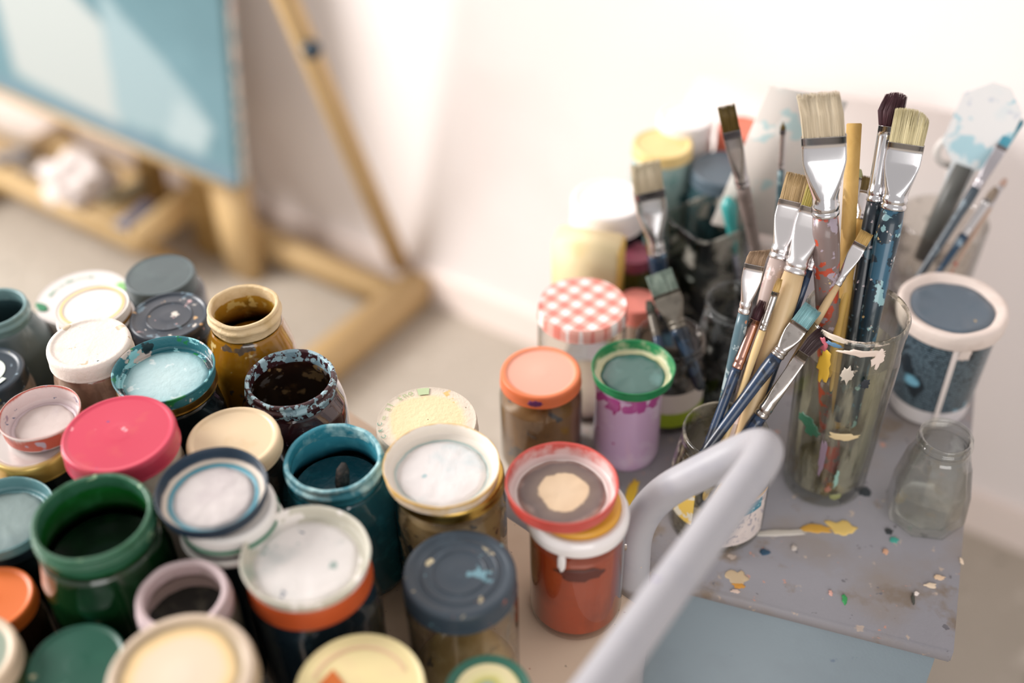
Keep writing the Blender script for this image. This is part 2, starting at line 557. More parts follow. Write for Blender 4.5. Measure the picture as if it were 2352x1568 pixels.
# ------------------------------------------------------------------ trolley
cp = at(1436, 1368, TRAY_Z)
v1 = cp.dot(CV); s0 = .332
tr = empty('trolley', CU * .7 + CV * (v1 - .24), 'cream topped trolley with a grey tube handle, crowded with jars', 'trolley')


def tpart(name, vf, m): return obj(name, xf(vf, Matrix.Translation(-tr.location)), m, tr)


def CP(s_, v_, z): return CU * s_ + CV * v_ + ZZ * z


m_cream = P('D6BEA6', .5, two=('CBB096', 14, .55), spots=(('4A3A2E', 240, .74), ('9C4A2A', 170, .77)), bump=(200, .05), name='cream_enamel')
RT = Matrix(((CU.x, CV.x, 0, 0), (CU.y, CV.y, 0, 0), (0, 0, 1, 0), (0, 0, 0, 1)))
tpart('tray_top', xf(box(s0, 1.005, v1 - .50, v1 + .002, TRAY_Z - .022, TRAY_Z, .004), RT), m_cream)
tpart('lower_shelf', xf(box(s0 + .02, .985, v1 - .48, v1 - .02, .22, .24, .004), RT), m_cream)
m_tube = P('ACABB0', .42, two=('A2A2AA', 30, .5), spots=(('E6C7A0', 110, .78), ('8E86A8', 60, .74)), name='grey_tube_paint')
for a in (s0 + .04, .965):
    for b in (v1 - .46, v1 - .04):
        tpart('leg', tube([CP(a, b, .07), CP(a, b, TRAY_Z - .02)], .012, 16), m_tube)
        tpart('wheel', xf(lathe(rounded([(0, -.012), (.03, -.012), (.034, 0), (.03, .012), (0, .012)], .004), 24),
              Matrix.Translation(CP(a, b, .036)) @ Matrix.Rotation(math.pi / 2, 4, 'X')), P('2A2A2C', .5))
HB = TRAY_Z + .20
pp = at(1470, 1335, TRAY_Z); ps, pv = pp.dot(CU), pp.dot(CV)
bend = at(1800, 988, HB); bs, bv = bend.dot(CU), bend.dot(CV)
top1 = at(1462, 1160, TRAY_Z + .088)
bdir = at(1385, 1568, HB) - at(1725, 1098, HB); bdir.z = 0; bdir.normalize()
bend2 = bend + bdir * .62; f1 = Vector((bend2.x - .09, bend2.y + .02, TRAY_Z + .09)); f0 = Vector((f1.x, f1.y, TRAY_Z - .35))
path = [CP(ps, pv, TRAY_Z - .35), top1, bend, bend2, f1, f0]
hnd = tpart('handle', tube(fillet(path, .05, 14), .0135, 24), m_tube)
tpart('handle_screw', xf(lathe(rounded([(0, 0), (.005, 0), (.004, .002), (0, .0025)], .001), 14), Matrix.Translation(at(1437, 1253, TRAY_Z + .05)) @ Matrix.Rotation(math.pi / 2, 4, 'X')), CHROME_D)

# ------------------------------------------------------------------ grey side table
A0, A1 = at(1652, 1359, TABLE_Z), at(2191, 1497, TABLE_Z)
TA = (A0 - A1).normalized(); TBv = Vector((-TA.y, TA.x, 0)); TBv = TBv if TBv.y > 0 else -TBv
cr_ = A1; LW = .425; LD = (at(2243, 655, TABLE_Z) - A1).dot(TBv)
tbl = empty('side_table', (cr_ + TA * LW / 2 + TBv * LD / 2) * 1.0, 'grey painted box table spattered with paint, carrying brush jars', 'table')
tbl.location.z = 0


def bpart(name, vf, m): return obj(name, xf(vf, Matrix.Translation(-tbl.location)), m, tbl)


def TP(a, b, z): p = cr_ + TA * a + TBv * b; return Vector((p.x, p.y, z))


RB = Matrix(((TA.x, TBv.x, 0, cr_.x), (TA.y, TBv.y, 0, cr_.y), (0, 0, 1, 0), (0, 0, 0, 1)))
s = NT('grey_table_paint')
c = s.mix(s.noise(12, 4.0), '8A888D', '9B989E')
c = s.mix(s.mask(11, .50, .2, detail=5.0, off=2), c, '908680'); c = s.mix(s.mask(22, .57, .1, detail=5.0, off=6), c, '84766A')
c = s.mix(s.mask(60, .67, .04, off=8), c, 'B9A79A'); c = s.mix(s.mask(75, .68, .03, off=12), c, '6E6B70'); c = s.mix(s.mask(90, .69, .03, off=16), c, 'C08E7E')
m_tab = s.done(s.bsdf(c, .5, 0, (300, .15)))
m_face = P('8A98A0', .5, two=('8794 9C'.replace(' ', ''), 20, .5), bump=(400, .1), spots=(('6F7F90', 60, .74),), name='blue_grey_paint')
lg = empty('wall_ledge', TP(LW - .18, LD + .22, 0), 'low white ledge behind the grey table, carrying the back row of jars', 'ledge')
obj('ledge_box', xf(box(LW - .36, LW - .01, LD + .004, LD + .40, .0, TABLE_Z - .03, .004), Matrix.Translation(-lg.location) @ RB), P('F1E9E4', .6, name='white_board'), lg)
obj('ledge_top', xf(box(LW - .37, LW, LD + .004, LD + .41, TABLE_Z - .03, TABLE_Z, .003), Matrix.Translation(-lg.location) @ RB), P('F3ECE7', .5, name='white_top'), lg)
bpart('table_top', xf(box(-.0, LW, 0, LD, TABLE_Z - .016, TABLE_Z, .0015), RB), m_tab)
bpart('front_panel', xf(box(.012, LW - .012, .002, .02, .02, TABLE_Z - .016, .001), RB), m_face)
bpart('side_panel', xf(box(.012, .03, .02, LD - .02, .02, TABLE_Z - .016, .001), RB), m_face)
bpart('side_panel', xf(box(LW - .03, LW - .012, .02, LD - .02, .02, TABLE_Z - .016, .001), RB), m_face)
bpart('back_panel', xf(box(.012, LW - .012, LD - .02, LD - .002, .02, TABLE_Z - .016, .001), RB), m_face)
splats = [(1930, 1213, 34, 17, 'F0CE7A', .5), (1872, 1214, 36, 9, 'DDAA48', .2), (1790, 1224, 62, 7, 'DDD6CC', 0), (1757, 1268, 13, 7, '2E5470', .4),
          (1692, 1328, 26, 18, 'CDB694', .3), (1697, 1345, 16, 6, 'D2953E', .4), (1940, 1376, 6, 11, '2E9450', .3), (2137, 1344, 13, 6, 'E0CBB2', .4), (2157, 1326, 13, 6, 'DDBFA0', .5),
          (2054, 1240, 10, 6, '3FA89A', .3), (2041, 1220, 9, 7, '2C3238', .3), (1985, 1128, 17, 12, '1E2C34', .3), (1449, 1136, 12, 40, 'E4BB2E', .9), (2097, 1375, 4, 12, '3E3F38', .6),
          (1823, 1258, 6, 6, 'D9CFC6', 0), (2034, 1267, 7, 6, 'E2AE8E', 0), (2105, 1363, 5, 4, 'E6DAD2', 0), (1908, 1362, 5, 5, 'D9A79A', 0), (1690, 1358, 10, 4, 'DCC3B4', .3), (2208, 1288, 4, 8, 'E6D0B8', 0)]
for i, (px, py, rx, ry, col, an) in enumerate(splats):
    p = at(px, py, TABLE_Z); k = depth(p) / F
    bpart('paint_splat', xf(blob(rx * k, ry * k * 1.35, .0009, i * 1.3 + .5), Matrix.Translation((p.x, p.y, TABLE_Z + .0002)) @ Matrix.Rotation(-an * .4, 4, 'Z')), P(col, .45, two=(col, 10, .9), name='splat'))

# ------------------------------------------------------------------ jars and lids


def lid_vf(R, h=.013, ring=.8, sunk=.0012, wob=0.0, seed=0.0, dome=0.0, grooves=()):
    pr = [(R * .94, .001), (R * .985, 0), (R, .0012), (R * .985, .0028), (R * .982, h - .003), (R * .955, h), (R * (ring + .06), h + .0004), (R * ring, h - sunk),
          ] + [q for g_ in grooves for q in ((R * (g_ + .02), h - sunk + .0002), (R * (g_ + .008), h - sunk + .0011), (R * (g_ - .008), h - sunk + .0011), (R * (g_ - .02), h - sunk + .0002))] + [(R * ring * .30, h - sunk + .0004), (R * ring * .2, h - sunk + .0006 + dome), (0, h - sunk + .0006 + dome)]
    return lathe(rounded(pr, .0012), 56, wob, 60, seed)


def dish_vf(R, h=.012, ring=.84, wob=0.0, seed=0.0, th=.0011):
    """a jar lid lying upside down: shallow dish with a rolled rim"""
    pr = [(0, 0), (R * .90, 0), (R * .965, .003), (R * .975, h - .0025), (R, h - .0012), (R * .99, h), (R * .955, h - .0006), (R * .945, h - .003),
          (R * .935, .0035), (R * (ring + .05), th + .0012), (R * ring, th + .0018), (R * (ring - .05), th + .0006), (R * .4, th), (0, th)]
    return lathe(rounded(pr, .0011), 56, wob, 60, seed)


def jar_prof(Rb, Rn, Hj, n=2, sh=.80, nk=.88, foot=.94, tip=0.0):
    """outside of a jar, foot to rim"""
    return [(0, 0.001), (Rb * foot * .9, .0), (Rb * foot, .0008, n), (Rb, .008, n), (Rb, Hj * sh - .006, n), (Rb * .97, Hj * sh, n), (Rn * 1.04, Hj * nk), (Rn, Hj * nk + .002), (Rn, Hj - .0115),
            (Rn * 1.06, Hj - .010), (Rn * 1.06, Hj - .0075), (Rn * 1.0, Hj - .006), (Rn * 1.0, Hj - .004), (Rn * 1.03, Hj - .0022), (Rn * 1.0, Hj)]


def open_prof(Rb, Rn, Hj, fill, th=.0028, n=2, sh=.80, nk=.88):
    """outside, over the rim and down the inside to the level of the paint"""
    o = jar_prof(Rb, Rn, Hj, n, sh, nk)
    i = [(Rn - th, Hj - .001), (Rn - th, Hj * nk)]
    if fill < Hj * nk - .004:
        i += [(Rb - th * 1.4, Hj * sh - .004, n), (Rb - th * 1.4, max(fill, .006), n)]
    return o + i


def spot_of(px, py, w, h, z0):
    p = at(px, py, z0 + h); return p, size(w, p) / 2


JARG = 'paint jars crowded on the trolley'
TABG = 'jars on the grey side table'


def lidded(label, px, py, w, h, z0, lid, body, bf=1.03, lh=.014, n=2, rot=0.0, glass=None, lkw=None, group=JARG, name='paint_jar', bodyh=None, neck=.9, extra=None, off=(0, 0), sh=.82):
    """a jar with its lid on; (px, py) is the centre of the lid top, w its width in the photograph"""
    p, R = spot_of(px, py, w, h, z0)
    e = empty(name, (p.x, p.y, z0), label, 'jar', group, (0, 0, rot))
    Hj = h - .003
    pr = rounded(jar_prof(R * bf, R * neck, Hj, n, sh, .90), .003)
    if glass:
        obj('glass_wall', lathe(pr, 56), glass, e)
        k = .955
        obj('paint_inside', lathe([(q[0] * k,) + ((max(q[1], .004)),) + tuple(q[2:]) for q in pr if q[1] < (bodyh or Hj * .86)] + [(0, (bodyh or Hj * .86))], 48, .0012, 50, px * .01), body, e)
    else:
        obj('jar_body', lathe(pr + [(0, Hj - .001)], 56, .0003, 80, px * .01), body, e)
    l = obj('lid', lid_vf(R, lh, seed=px * .1, **(lkw or {})), lid, e)
    l.location.z = h - lh
    if extra: extra(e, l, R, lh)
    return e


def opened(label, px, py, w, h, z0, body, paint, fill, bf=1.12, n=2, rot=0.0, inner=None, rim=None, group=JARG, wob=.0006, glass=None, name='paint_jar', sh=.80, nk=.87, lump=.0, th=.003):
    """a jar without its lid; (px, py) is the centre of its rim"""
    p, R = spot_of(px, py, w, h, z0)
    e = empty(name, (p.x, p.y, z0), label, 'jar', group, (0, 0, rot))
    Rb = R * bf; Rn = R / 1.03
    outp = rounded(jar_prof(Rb, Rn, h, n, sh, nk), .003)
    cut = h - .016
    obj('jar_body', lathe([q for q in outp if q[1] <= cut], 64, wob * .5, 60, px * .1), body, e)
    thp = rounded([q for q in jar_prof(Rb, Rn, h, n, sh, nk) if q[1] > cut] + [(Rn - th, h - .0008), (Rn - th, h - .012)], .001)
    thp = [(Rn, cut - .002)] + thp
    obj('threaded_rim', lathe(thp, 64, wob, 70, px * .1 + 3), rim or body, e)
    ip = [(Rn - th, h - .011), (Rn - th, h * nk)]
    if fill < h * nk - .006: ip += [(Rb - th * 1.4, h * sh - .004, n), (Rb - th * 1.4, fill - .002, n)]
    obj('inner_wall', lathe(ip, 64, wob * .6, 60, px), inner or body, e)
    rf = (Rb if fill < h * sh - .004 else Rn) - th * .9
    nn = n if fill < h * sh - .004 else 2
    pv = lathe([(0, fill - .001), (rf * .3, fill), (rf * .6, fill - .001 * (lump > 0)), (rf * .85, fill), (rf, fill + .0015, nn)], 40, lump, 90, px)
    obj('paint', pv, paint, e)
    return e


def dish(label, px, py, w, h, z0, shell, paint=None, lh=.013, pr=.83, level=.0035, tilt=(0, 0), group='loose upturned lids used as palettes', wob=.0004, ring=.84, pwob=.0012, dx=0, dy=0):
    """a loose lid lying upside down on a jar, dried paint in it; (px, py) is the centre of its rim"""
    p, R = spot_of(px, py, w, h, z0)
    e = empty('jar_lid', (p.x + dx, p.y + dy, z0 + h - lh), label, 'jar lid', group, (tilt[0], tilt[1], 0))
    obj('lid_shell', dish_vf(R, lh, ring, wob, px * .1), shell, e)
    if paint:
        q = obj('dried_paint', lathe([(0, level), (R * pr * .5, level + .0003), (R * pr * .85, level), (R * pr * .97, level - .0006), (R * pr, .0008)], 56, pwob, 110, px), paint, e)
    return e, R


# ---- letters as thin solids
_glyph = {}


def glyph(ch):
    if ch not in _glyph:
        cu_ = bpy.data.curves.new('glyph', 'FONT'); cu_.body = ch; cu_.size = 1; cu_.align_x = 'CENTER'
        o = bpy.data.objects.new('glyph', cu_); COL.objects.link(o)
        dg = bpy.context.evaluated_depsgraph_get(); me = o.evaluated_get(dg).to_mesh()
        _glyph[ch] = ([v.co.copy() for v in me.vertices], [tuple(f.vertices) for f in me.polygons])
        o.evaluated_get(dg).to_mesh_clear(); bpy.data.objects.remove(o); bpy.data.curves.remove(cu_)
    return _glyph[ch]


def arc_text(txt, R, a0, step, sz, z):
    parts = []
    for i, ch in enumerate(txt):
        if ch == ' ': continue
        a = a0 - i * step
        parts.append(xf(glyph(ch), Matrix.Translation((R * math.cos(a), R * math.sin(a), z)) @ Matrix.Rotation(a - math.pi / 2, 4, 'Z') @ Matrix.Scale(sz, 4)))
    return join(*parts)


def arc_dash(R0, R1, a0, a1, z, n=6):
    V, Fc = [], []
    for i in range(n + 1):
        a = a0 + (a1 - a0) * i / n
        V += [Vector((R0 * math.cos(a), R0 * math.sin(a), z)), Vector((R1 * math.cos(a), R1 * math.sin(a), z))]
    for i in range(n): Fc.append((2 * i, 2 * i + 1, 2 * i + 3, 2 * i + 2))
    return V, Fc


T = TRAY_Z
dark = P('10191C', .12, two=('1E2A2E', 50, .5), coat=.6, name='dark_jar')
# far left, open grey teal bottle
opened('open grey-teal bottle with a wide shoulder at the far left edge', -15, 705, 150, .114, T, P('5F7176', .35, two=('4C5E62', 30, .5), streak=('8FA0A6', 60, .6)), P('1B2A2E', .4), .06, bf=1.32,
       inner=P('3C5458', .4), rim=P('6C8A8B', .35, two=('A9BDBB', 70, .55)), sh=.66, nk=.84)


def logo(e, l, R, lh):
    obj('printed_ring', arc_dash(R * .40, R * .52, 0, 2 * math.pi, lh - .0003, 40), P('E4EFE4', .5), l)
    obj('printed_disc', lathe([(0, lh - .0004), (R * .40, lh - .0004)], 32), P('8A4048', .5), l)
    obj('printed_mark', arc_dash(R * .56, R * .68, -.75, -.35, lh - .0001, 6), P('E4EFE4', .5), l)


lidded('black lid with a white ring print, cut by the left edge', -40, 855, 190, .101, T, P('25323C', .35, spots=(('C9BE3A', 90, .73), ('8FA3AE', 70, .68))), P('8A8078', .3, two=('5D5650', 40, .5)), extra=logo)


def green_print(e, l, R, lh):
    m = P('5F9E80', .5); z = lh + .0006
    parts = []
    rnd = random.Random(5)
    a = 3.05
    for wd in (.34, .10, .16, .30, .12, .1, .2):
        for k in range(int(wd / .035)):
            a1 = a - .03 * rnd.uniform(.6, 1); hh = rnd.uniform(.04, .085)
            parts.append(arc_dash(R * (.70), R * (.70 + hh), a, a1, z, 2)); a -= .037
        a -= .055
    obj('printed_lettering', join(*parts), m, l)
    for aa, col in ((3.52, '2E7D54'), (.42, '8CC57A')):
        v = blob(R * .10, R * .2, .0002, aa, .2)
        obj('printed_leaf', xf(v, Matrix.Translation((R * .86 * math.cos(aa), R * .86 * math.sin(aa), z)) @ Matrix.Rotation(aa + .4, 4, 'Z')), P(col, .5), l)


lidded('wide white lid printed with green lettering, behind the small white lids', 190, 683, 212, .072, T, P('DDD7D3', .35), P('2F5A66', .25, coat=.5), extra=green_print, lkw=dict(ring=.92, sunk=.0004))


def tub(e, l, R, lh):
    obj('lid_collar', lathe(rounded([(R * .9, -.012), (R * 1.03, -.012), (R * 1.05, -.004), (R * .98, -.0035), (R * .93, -.008)], .001), 48), P('F1ECE8', .35), l)
    obj('printed_ring', arc_dash(R * .80, R * .87, 0, 2 * math.pi, lh + .0007, 48), P('EAC98E', .45), l)


lidded('small white tub lid with a pale yellow ring lying above its white collar', 212, 703, 168, .130, T, P('E4DFD8', .35), P('B98632', .3), lh=.008, extra=tub, lkw=dict(ring=.92, sunk=.0006), bf=.95)
lidded('plain chalky white lid on a pinkish beige glass jar', 202, 785, 194, .162, T, P('E6DCD2', .6, two=('DACCBC', 60, .58), spots=(('2E4A48', 160, .74), ('CBB79C', 60, .66)), bump=(300, .3)),
       P('8C7464', .18, two=('B89A84', 50, .5), streak=('6A4A32', 70, .6), coat=.6), lh=.016, bf=1.04)
lidded('flat dark grey-green lid, farthest back on the trolley', 367, 630, 164, .100, T, P('525E60', .45, two=('5C6A6A', 30, .5)), P('1E2428', .2, two=('5A5F78', 40, .58), coat=.5), lh=.02, lkw=dict(ring=.86, sunk=.0005), bf=1.14)
lidded('navy black lid splashed with cream and pink paint specks', 388, 724, 186, .124, T, P('343C46', .3, two=('4A5A68', 40, .6), spots=(('D9D2C8', 75, .67), ('D9B07A', 90, .71), ('6E8694', 55, .64), ('C9A0A0', 100, .71))), dark, lh=.015, lkw=dict(ring=.84, sunk=.0015, grooves=(.55,)))
# teal upturned lid on a gold lidded square jar
lidded('gold lidded square black glass jar under the teal upturned lid', 379, 862, 232, .146, T, GOLD, dark, lh=.012, n=4, rot=.5, bf=.97)
e, R = dish('teal smeared upturned lid holding pale blue dried paint', 375, 845, 236, .160, T, P('2F6E78', .3, spots=(('1E8046', 60, .62), ('C9BDB4', 45, .60), ('8FCBD0', 70, .58), ('12282E', 40, .62)), bump=(200, .3)),
            RAD(.04, [(0, 'BCD5D6'), (.55, 'AFCDD0'), (.8, '9CC4C8'), (1, '7FAEB6')], .4, spots=(('D3E2E2', 60, .6),), bump=(160, .4)), lh=.014)
# ochre jar
ochre = opened('open ochre paint jar with a cream crusted rim', 558, 700, 166, .162, T, P('9A6A16', .12, two=('B98A2E', 40, .5), spots=(('5A5048', 40, .66), ('E2C98A', 50, .68)), coat=.8), P('7A5206', .15, two=('B98A4A', 70, .55), coat=.6), .12, bf=1.2, n=3,
               rot=.4, inner=P('B5892E', .35, two=('7A5A14', 60, .5), spots=(('D8C07A', 90, .62),)), rim=P('DCC39A', .6, two=('C8AC7C', 60, .5), bump=(220, .5)), wob=.001, nk=.86, sh=.74)
# dark brown purple jar
opened('open dark plum jar with a pale blue crusted rim', 665, 866, 208, .138, T, P('3A1E22', .08, two=('6A4A3E', 35, .52), spots=(('8A6A7E', 50, .64), ('C9A67A', 60, .70)), coat=.9), P('6A5A34', .3, two=('A58C62', 40, .5), spots=(('150C06', 60, .6),)), .045, bf=1.16, n=2.6,
       rot=.3, inner=P('2A1410', .25, two=('7A5A38', 40, .52), spots=(('8A8480', 40, .62), ('A8895E', 50, .6)), coat=.5), rim=P('3E2226', .3, spots=(('A5C3CC', 120, .55), ('7F9CA8', 90, .58)), bump=(200, .6)), wob=.0008)
# upturned pale lid on a wide gold lid, far left
lidded('wide pale gold lid under the small pinkish upturned lid', 72, 1008, 205, .132, T, RAD(.036, [(0, 'E4E0DE'), (.8, 'D9D2CC'), (.9, 'C9AE6A'), (1, 'B8964A')], .3, .5), dark, lh=.018, bf=.96)
dish('small upturned lid with pinkish white dried paint and a red side', 90, 945, 186, .150, T, RAD(.0322, [(0, 'CDBDBC'), (.80, 'C9B9BC'), (.90, 'DCCDCB'), (.952, 'DCCFCC'), (.958, 'B0503E'), (.979, 'B0503E'), (.984, 'DDD0CA'), (1, 'DDD0CA')], .5, jag=.004, spots=(('6A7490', 110, .69), ('A99AA6', 60, .62)), bump=(150, .4)),
     P('CFC2BC', .55, two=('BDB0B4', 40, .55), bump=(120, .3)), lh=.017, pr=.72, ring=.78)
lidded('low olive gold lid peeping out between the white and pink lids', 150, 935, 150, .060, T, P('8C7C32', .3, .8), P('4A4420', .3), lkw=dict(ring=.8))
# pink lid
lidded('bright pink-red lid on a cream jar', 272, 993, 266, .168, T, P('CC4058', .32, two=('D25E5A', 24, .52), spots=(('5A4A8C', 70, .72), ('EBA0A8', 80, .72))), P('CDC0B0', .25, two=('B5A594', 30, .5), coat=.4), lh=.017, lkw=dict(ring=.86, sunk=.0006), bf=.97)
lidded('smooth cream lid behind the white palette lid', 535, 1005, 220, .143, T, P('EBD2AC', .35, two=('E4C698', 40, .55), spots=(('D9CDD0', 22, .66),)), P('2A2420', .2, two=('6A5E50', 40, .55), coat=.5), lh=.014, lkw=dict(ring=.82))


# white plate with navy rim
def band(e, l, R, lh):
    obj('green_band', lathe(rounded([(R * 1.0, .003), (R * 1.015, .003), (R * 1.015, .0065), (R * 1.0, .0065)], .0005), 48), P('2E8060', .4), l)
    obj('white_flange', lathe(rounded([(R * .9, -.009), (R * 1.06, -.009), (R * 1.08, -.006), (R * 1.0, -.003)], .001), 48), P('EDEAE4', .4), l)


lidded('white screw lid with a green band, on the dark jar under the navy-rimmed palette lid', 522, 1160, 226, .164, T, P('E9E6E2', .4), dark, lh=.016, extra=band, bf=.95)
dish('white upturned lid with a navy rim and teal ring', 485, 1118, 258, .178, T, RAD(.040, [(0, 'DDD5D2'), (.70, 'DDD5D2'), (.745, '4F9AAC'), (.80, '5FA3B4'), (.83, 'E8DCCC'), (.90, 'E4D4C4'), (.93, '1E3448'), (1, '142838')], .4, jag=.05),
     P('D6CECB', .5, two=('C6BCBC', 34, .5), spots=(('8A8A9C', 70, .73),), bump=(120, .3)), lh=.013, pr=.72, tilt=(.04, .0), ring=.78)
opened('open deep green paint jar', 210, 1183, 276, .177, T, P('0E3016', .1, two=('081E0E', 30, .5), streak=('2E5A3A', 50, .6), coat=.8), P('03160A', .12, two=('0A2E12', 40, .55), coat=.6), .135, bf=1.12,
       inner=P('0F5A1E', .3, two=('2E7A46', 50, .55), spots=(('7A9A7A', 90, .7),)), rim=P('32644A', .35, two=('1C5030', 50, .5), spots=(('8FB08A', 80, .68),), bump=(160, .4)), wob=.0006, nk=.86, sh=.76)
lidded('navy lidded jar under the grey-teal upturned lid at the left edge', 8, 1192, 225, .114, T, P('26343C', .3), dark, lh=.014)
dish('big grey-teal upturned lid cut by the left edge', 0, 1180, 240, .127, T, P('5F8A8E', .4, two=('8FAAAC', 50, .55), bump=(120, .4)), P('7F918F', .5, two=('6A7E80', 18, .5), bump=(100, .3)), lh=.013, pr=.8)
lidded('orange lid on a dark brown jar at the left edge', -22, 1375, 200, .114, T, P('DE6E2A', .4, two=('D55A24', 30, .55)), P('2E1A10', .15, two=('5A4632', 40, .55), coat=.6), lh=.012, lkw=dict(ring=.84))
lidded('cream rimmed grey-green lid in the bottom left corner', -90, 1510, 260, .140, T, RAD(.037, [(0, '8C9A88'), (.75, '8C9A88'), (.82, 'CBB69C'), (1, 'D3BBA0')], .45), P('4E5A3A', .3), lh=.014)
lidded('dark bottle-green lid with pale scratches, at the bottom left', 175, 1522, 230, .126, T, P('14503E', .4, two=('1E5A46', 40, .55), spots=(('B5AE8A', 70, .70), ('5F8A78', 45, .66))), dark, lh=.016, lkw=dict(ring=.86))
lidded('large beige and cream lid, blurred in the foreground', 415, 1545, 350, .177, T, RAD(.046, [(0, 'E8D2BC'), (.55, 'E6CCB0'), (.68, 'EAC88E'), (.76, '9E8A6A'), (.84, 'B49E80'), (.93, 'D6C2AE'), (1, 'B8A284')], .45, jag=.2, scl=30), P('2A3238', .3, coat=.4), lh=.015)
opened('small open pinkish white jar with crumbly black pigment', 418, 1363, 214, .152, T, P('6E6A60', .3, two=('4A4640', 40, .5), streak=('8A8A6A', 50, .62), coat=.3), P('1E1C16', .7, two=('4A463A', 90, .55), bump=(120, .8)), .125, bf=1.08, inner=P('B9A59E', .55, two=('D9BFC6', 50, .5)),
       rim=P('D9C3C4', .5, two=('C9B2B4', 40, .5)), lump=.003, nk=.95, sh=.9, th=.0045)


# orange lidded navy jar and white upturned lid
lidded('navy square jar with an orange lid under the white upturned lid', 706, 1290, 292, .146, T, P('C4562A', .4, two=('B54A24', 30, .55)), P('18242C', .12, two=('2A3A44', 40, .5), coat=.7), lh=.020, n=3.2, rot=.6, bf=.98)
dish('white upturned lid full of chalky white paint over an orange lid', 700, 1270, 300, .158, T, P('CFCBBC', .5, two=('9FB3A6', 26, .55), spots=(('F2ECE6', 30, .58),), bump=(120, .4)), P('E6E1DD', .55, two=('CDCFCC', 36, .5), spots=(('5A6A7E', 70, .74), ('9FB0AA', 40, .66)), bump=(110, .5)), lh=.012, pr=.82, tilt=(0, .03))
# teal jar
te = opened('open teal paint jar with a brush stub standing in it', 765, 1048, 228, .136, T, P('1F5A66', .12, two=('2E7A88', 40, .5), coat=.7), P('0F4854', .25, two=('1A5C68', 60, .55), bump=(90, .6), coat=.4), .10, bf=1.1, n=3.2, rot=.55,
            inner=P('3C93A6', .4, two=('5AAEBE', 50, .55)), rim=P('2F8496', .45, two=('B0D6D8', 60, .46), bump=(180, .6)), wob=.001, nk=.84, sh=.72)
tp = te.location
stub = tag(obj('brush_stub', tube([Vector((0, 0, 0)), Vector((.001, .004, .008)), Vector((.002, .008, .017)), Vector((.003, .011, .022))], [.004, .006, .0052, .002], 12), P('2A2420', .6, two=('6A5448', 200, .5), bump=(300, .8))), 'clotted dark brush tip sticking out of the teal paint', 'brush')
stub.location = (tp.x + .003, tp.y - .004, tp.z + .0995)


# weathered cream lid with faint green letters
def weather(e, l, R, lh):
    z = lh + .0006
    m = P('A9BC8A', .6)
    obj('printed_letters', join(arc_text('al sno', R * .80, 2.72, .145, R * .20, z), arc_text('m', R * .80, 3.02, .1, R * .14, z)), m, l)
    obj('printed_letters', arc_text('CRC', R * .86, 3.62, .2, R * .13, z), P('5FA08E', .6), l)
    obj('printed_block', arc_dash(R * .74, R * .93, 1.55, 1.82, z, 6), P('BFD0A4', .6), l)


lidded('weathered cream lid with faint green lettering round its edge', 980, 966, 238, .120, T, RAD(.043, [(0, 'F2DFB4'), (.68, 'F0DAAE'), (.80, 'E6D8C4'), (.95, 'D9CCBC'), (1, 'C9BBA8')], .6, jag=.25, spots=(('E2BE7A', 70, .67), ('8A7A62', 150, .74)), bump=(260, .35)),
       P('9A8C6A', .3, two=('7A704E', 40, .5)), lh=.013, extra=weather, lkw=dict(ring=.9, sunk=.0003))
# white dish over gold lid, glass jar
lidded('gold lidded glass jar of beige paint under the white and gold upturned lid', 1030, 1085, 262, .133, T, GOLD, P('B59C74', .3, two=('D0BA98', 30, .5), spots=(('4A4448', 50, .66),)), lh=.011, glass=THIN('F2F0E8', ('B59C74', '8A7858'), .56), bf=1.0)
dish('white upturned lid with a gold rim and smooth white paint', 1013, 1064, 272, .148, T, RAD(.046, [(0, 'EFE9E6'), (.72, 'EDE6E2'), (.76, '9EB3AE'), (.80, 'E4DDD2'), (.93, 'EFE6DA'), (.96, 'D9AE5A'), (1, 'C49A48')], .35, jag=.06),
     P('E6E1DF', .45, two=('CFD8D9', 34, .5), spots=(('A9C3C6', 30, .70),), bump=(120, .4)), lh=.013, pr=.76, tilt=(0, .02), ring=.8)
lidded('slate navy lid with concentric rings on a beige smeared glass jar', 1055, 1313, 268, .127, T, P('37434E', .38, two=('455460', 40, .55), spots=(('C9BC9A', 55, .71), ('6F98A4', 48, .66), ('A5604A', 90, .75))), P('BCA06E', .3, two=('DCC598', 30, .5), spots=(('4A463E', 30, .66),)), lh=.019,
       glass=THIN('F6F4EC', ('B49A6C', '5A5244'), .62), lkw=dict(ring=.80, sunk=.001, grooves=(.66, .46)), bf=1.0, bodyh=.085)

# brick red jar
rb = at(1322, 1390, T)
e = empty('paint_jar', (rb.x, rb.y, T), 'glass jar of brick red paint at the right end of the trolley', 'jar', JARG)
Rj = .0372
pr = rounded([(0, .001), (Rj * .86, 0), (Rj * .95, .001), (Rj, .008), (Rj, .100), (Rj * .97, .108), (Rj * .95, .112), (Rj * .95, .122)], .004)
obj('glass_wall', lathe(pr, 64), THIN('F6EEEA', refl=1.6), e)
obj('paint_inside', lathe([(0, .004), (Rj * .86, .004), (Rj * .965, .010), (Rj * .965, .088), (Rj * .92, .094), (0, .094)], 64, .0006, 50, 2), P('A8431C', .35, two=('8E3416', 26, .5), streak=('C2562A', 40, .62)), e)
obj('white_collar', lathe(rounded([(Rj * .95, .106), (Rj * 1.06, .106), (Rj * 1.07, .1145), (Rj * 1.0, .120), (Rj * .9, .120)], .0015), 56), P('F2ECEA', .25, coat=.5), e)
obj('yellow_lid', lathe(rounded([(Rj * .84, .119), (Rj * .89, .119), (Rj * .89, .1235), (Rj * .84, .1255), (0, .1255)], .0015), 56), P('E3A63A', .35), e)
obj('paint_drip', wrap(blob(.0034, .012, .002, 4.0, .15), lambda z: Rj, -1.95, .098), P('F2ECEA', .25, coat=.5), e)
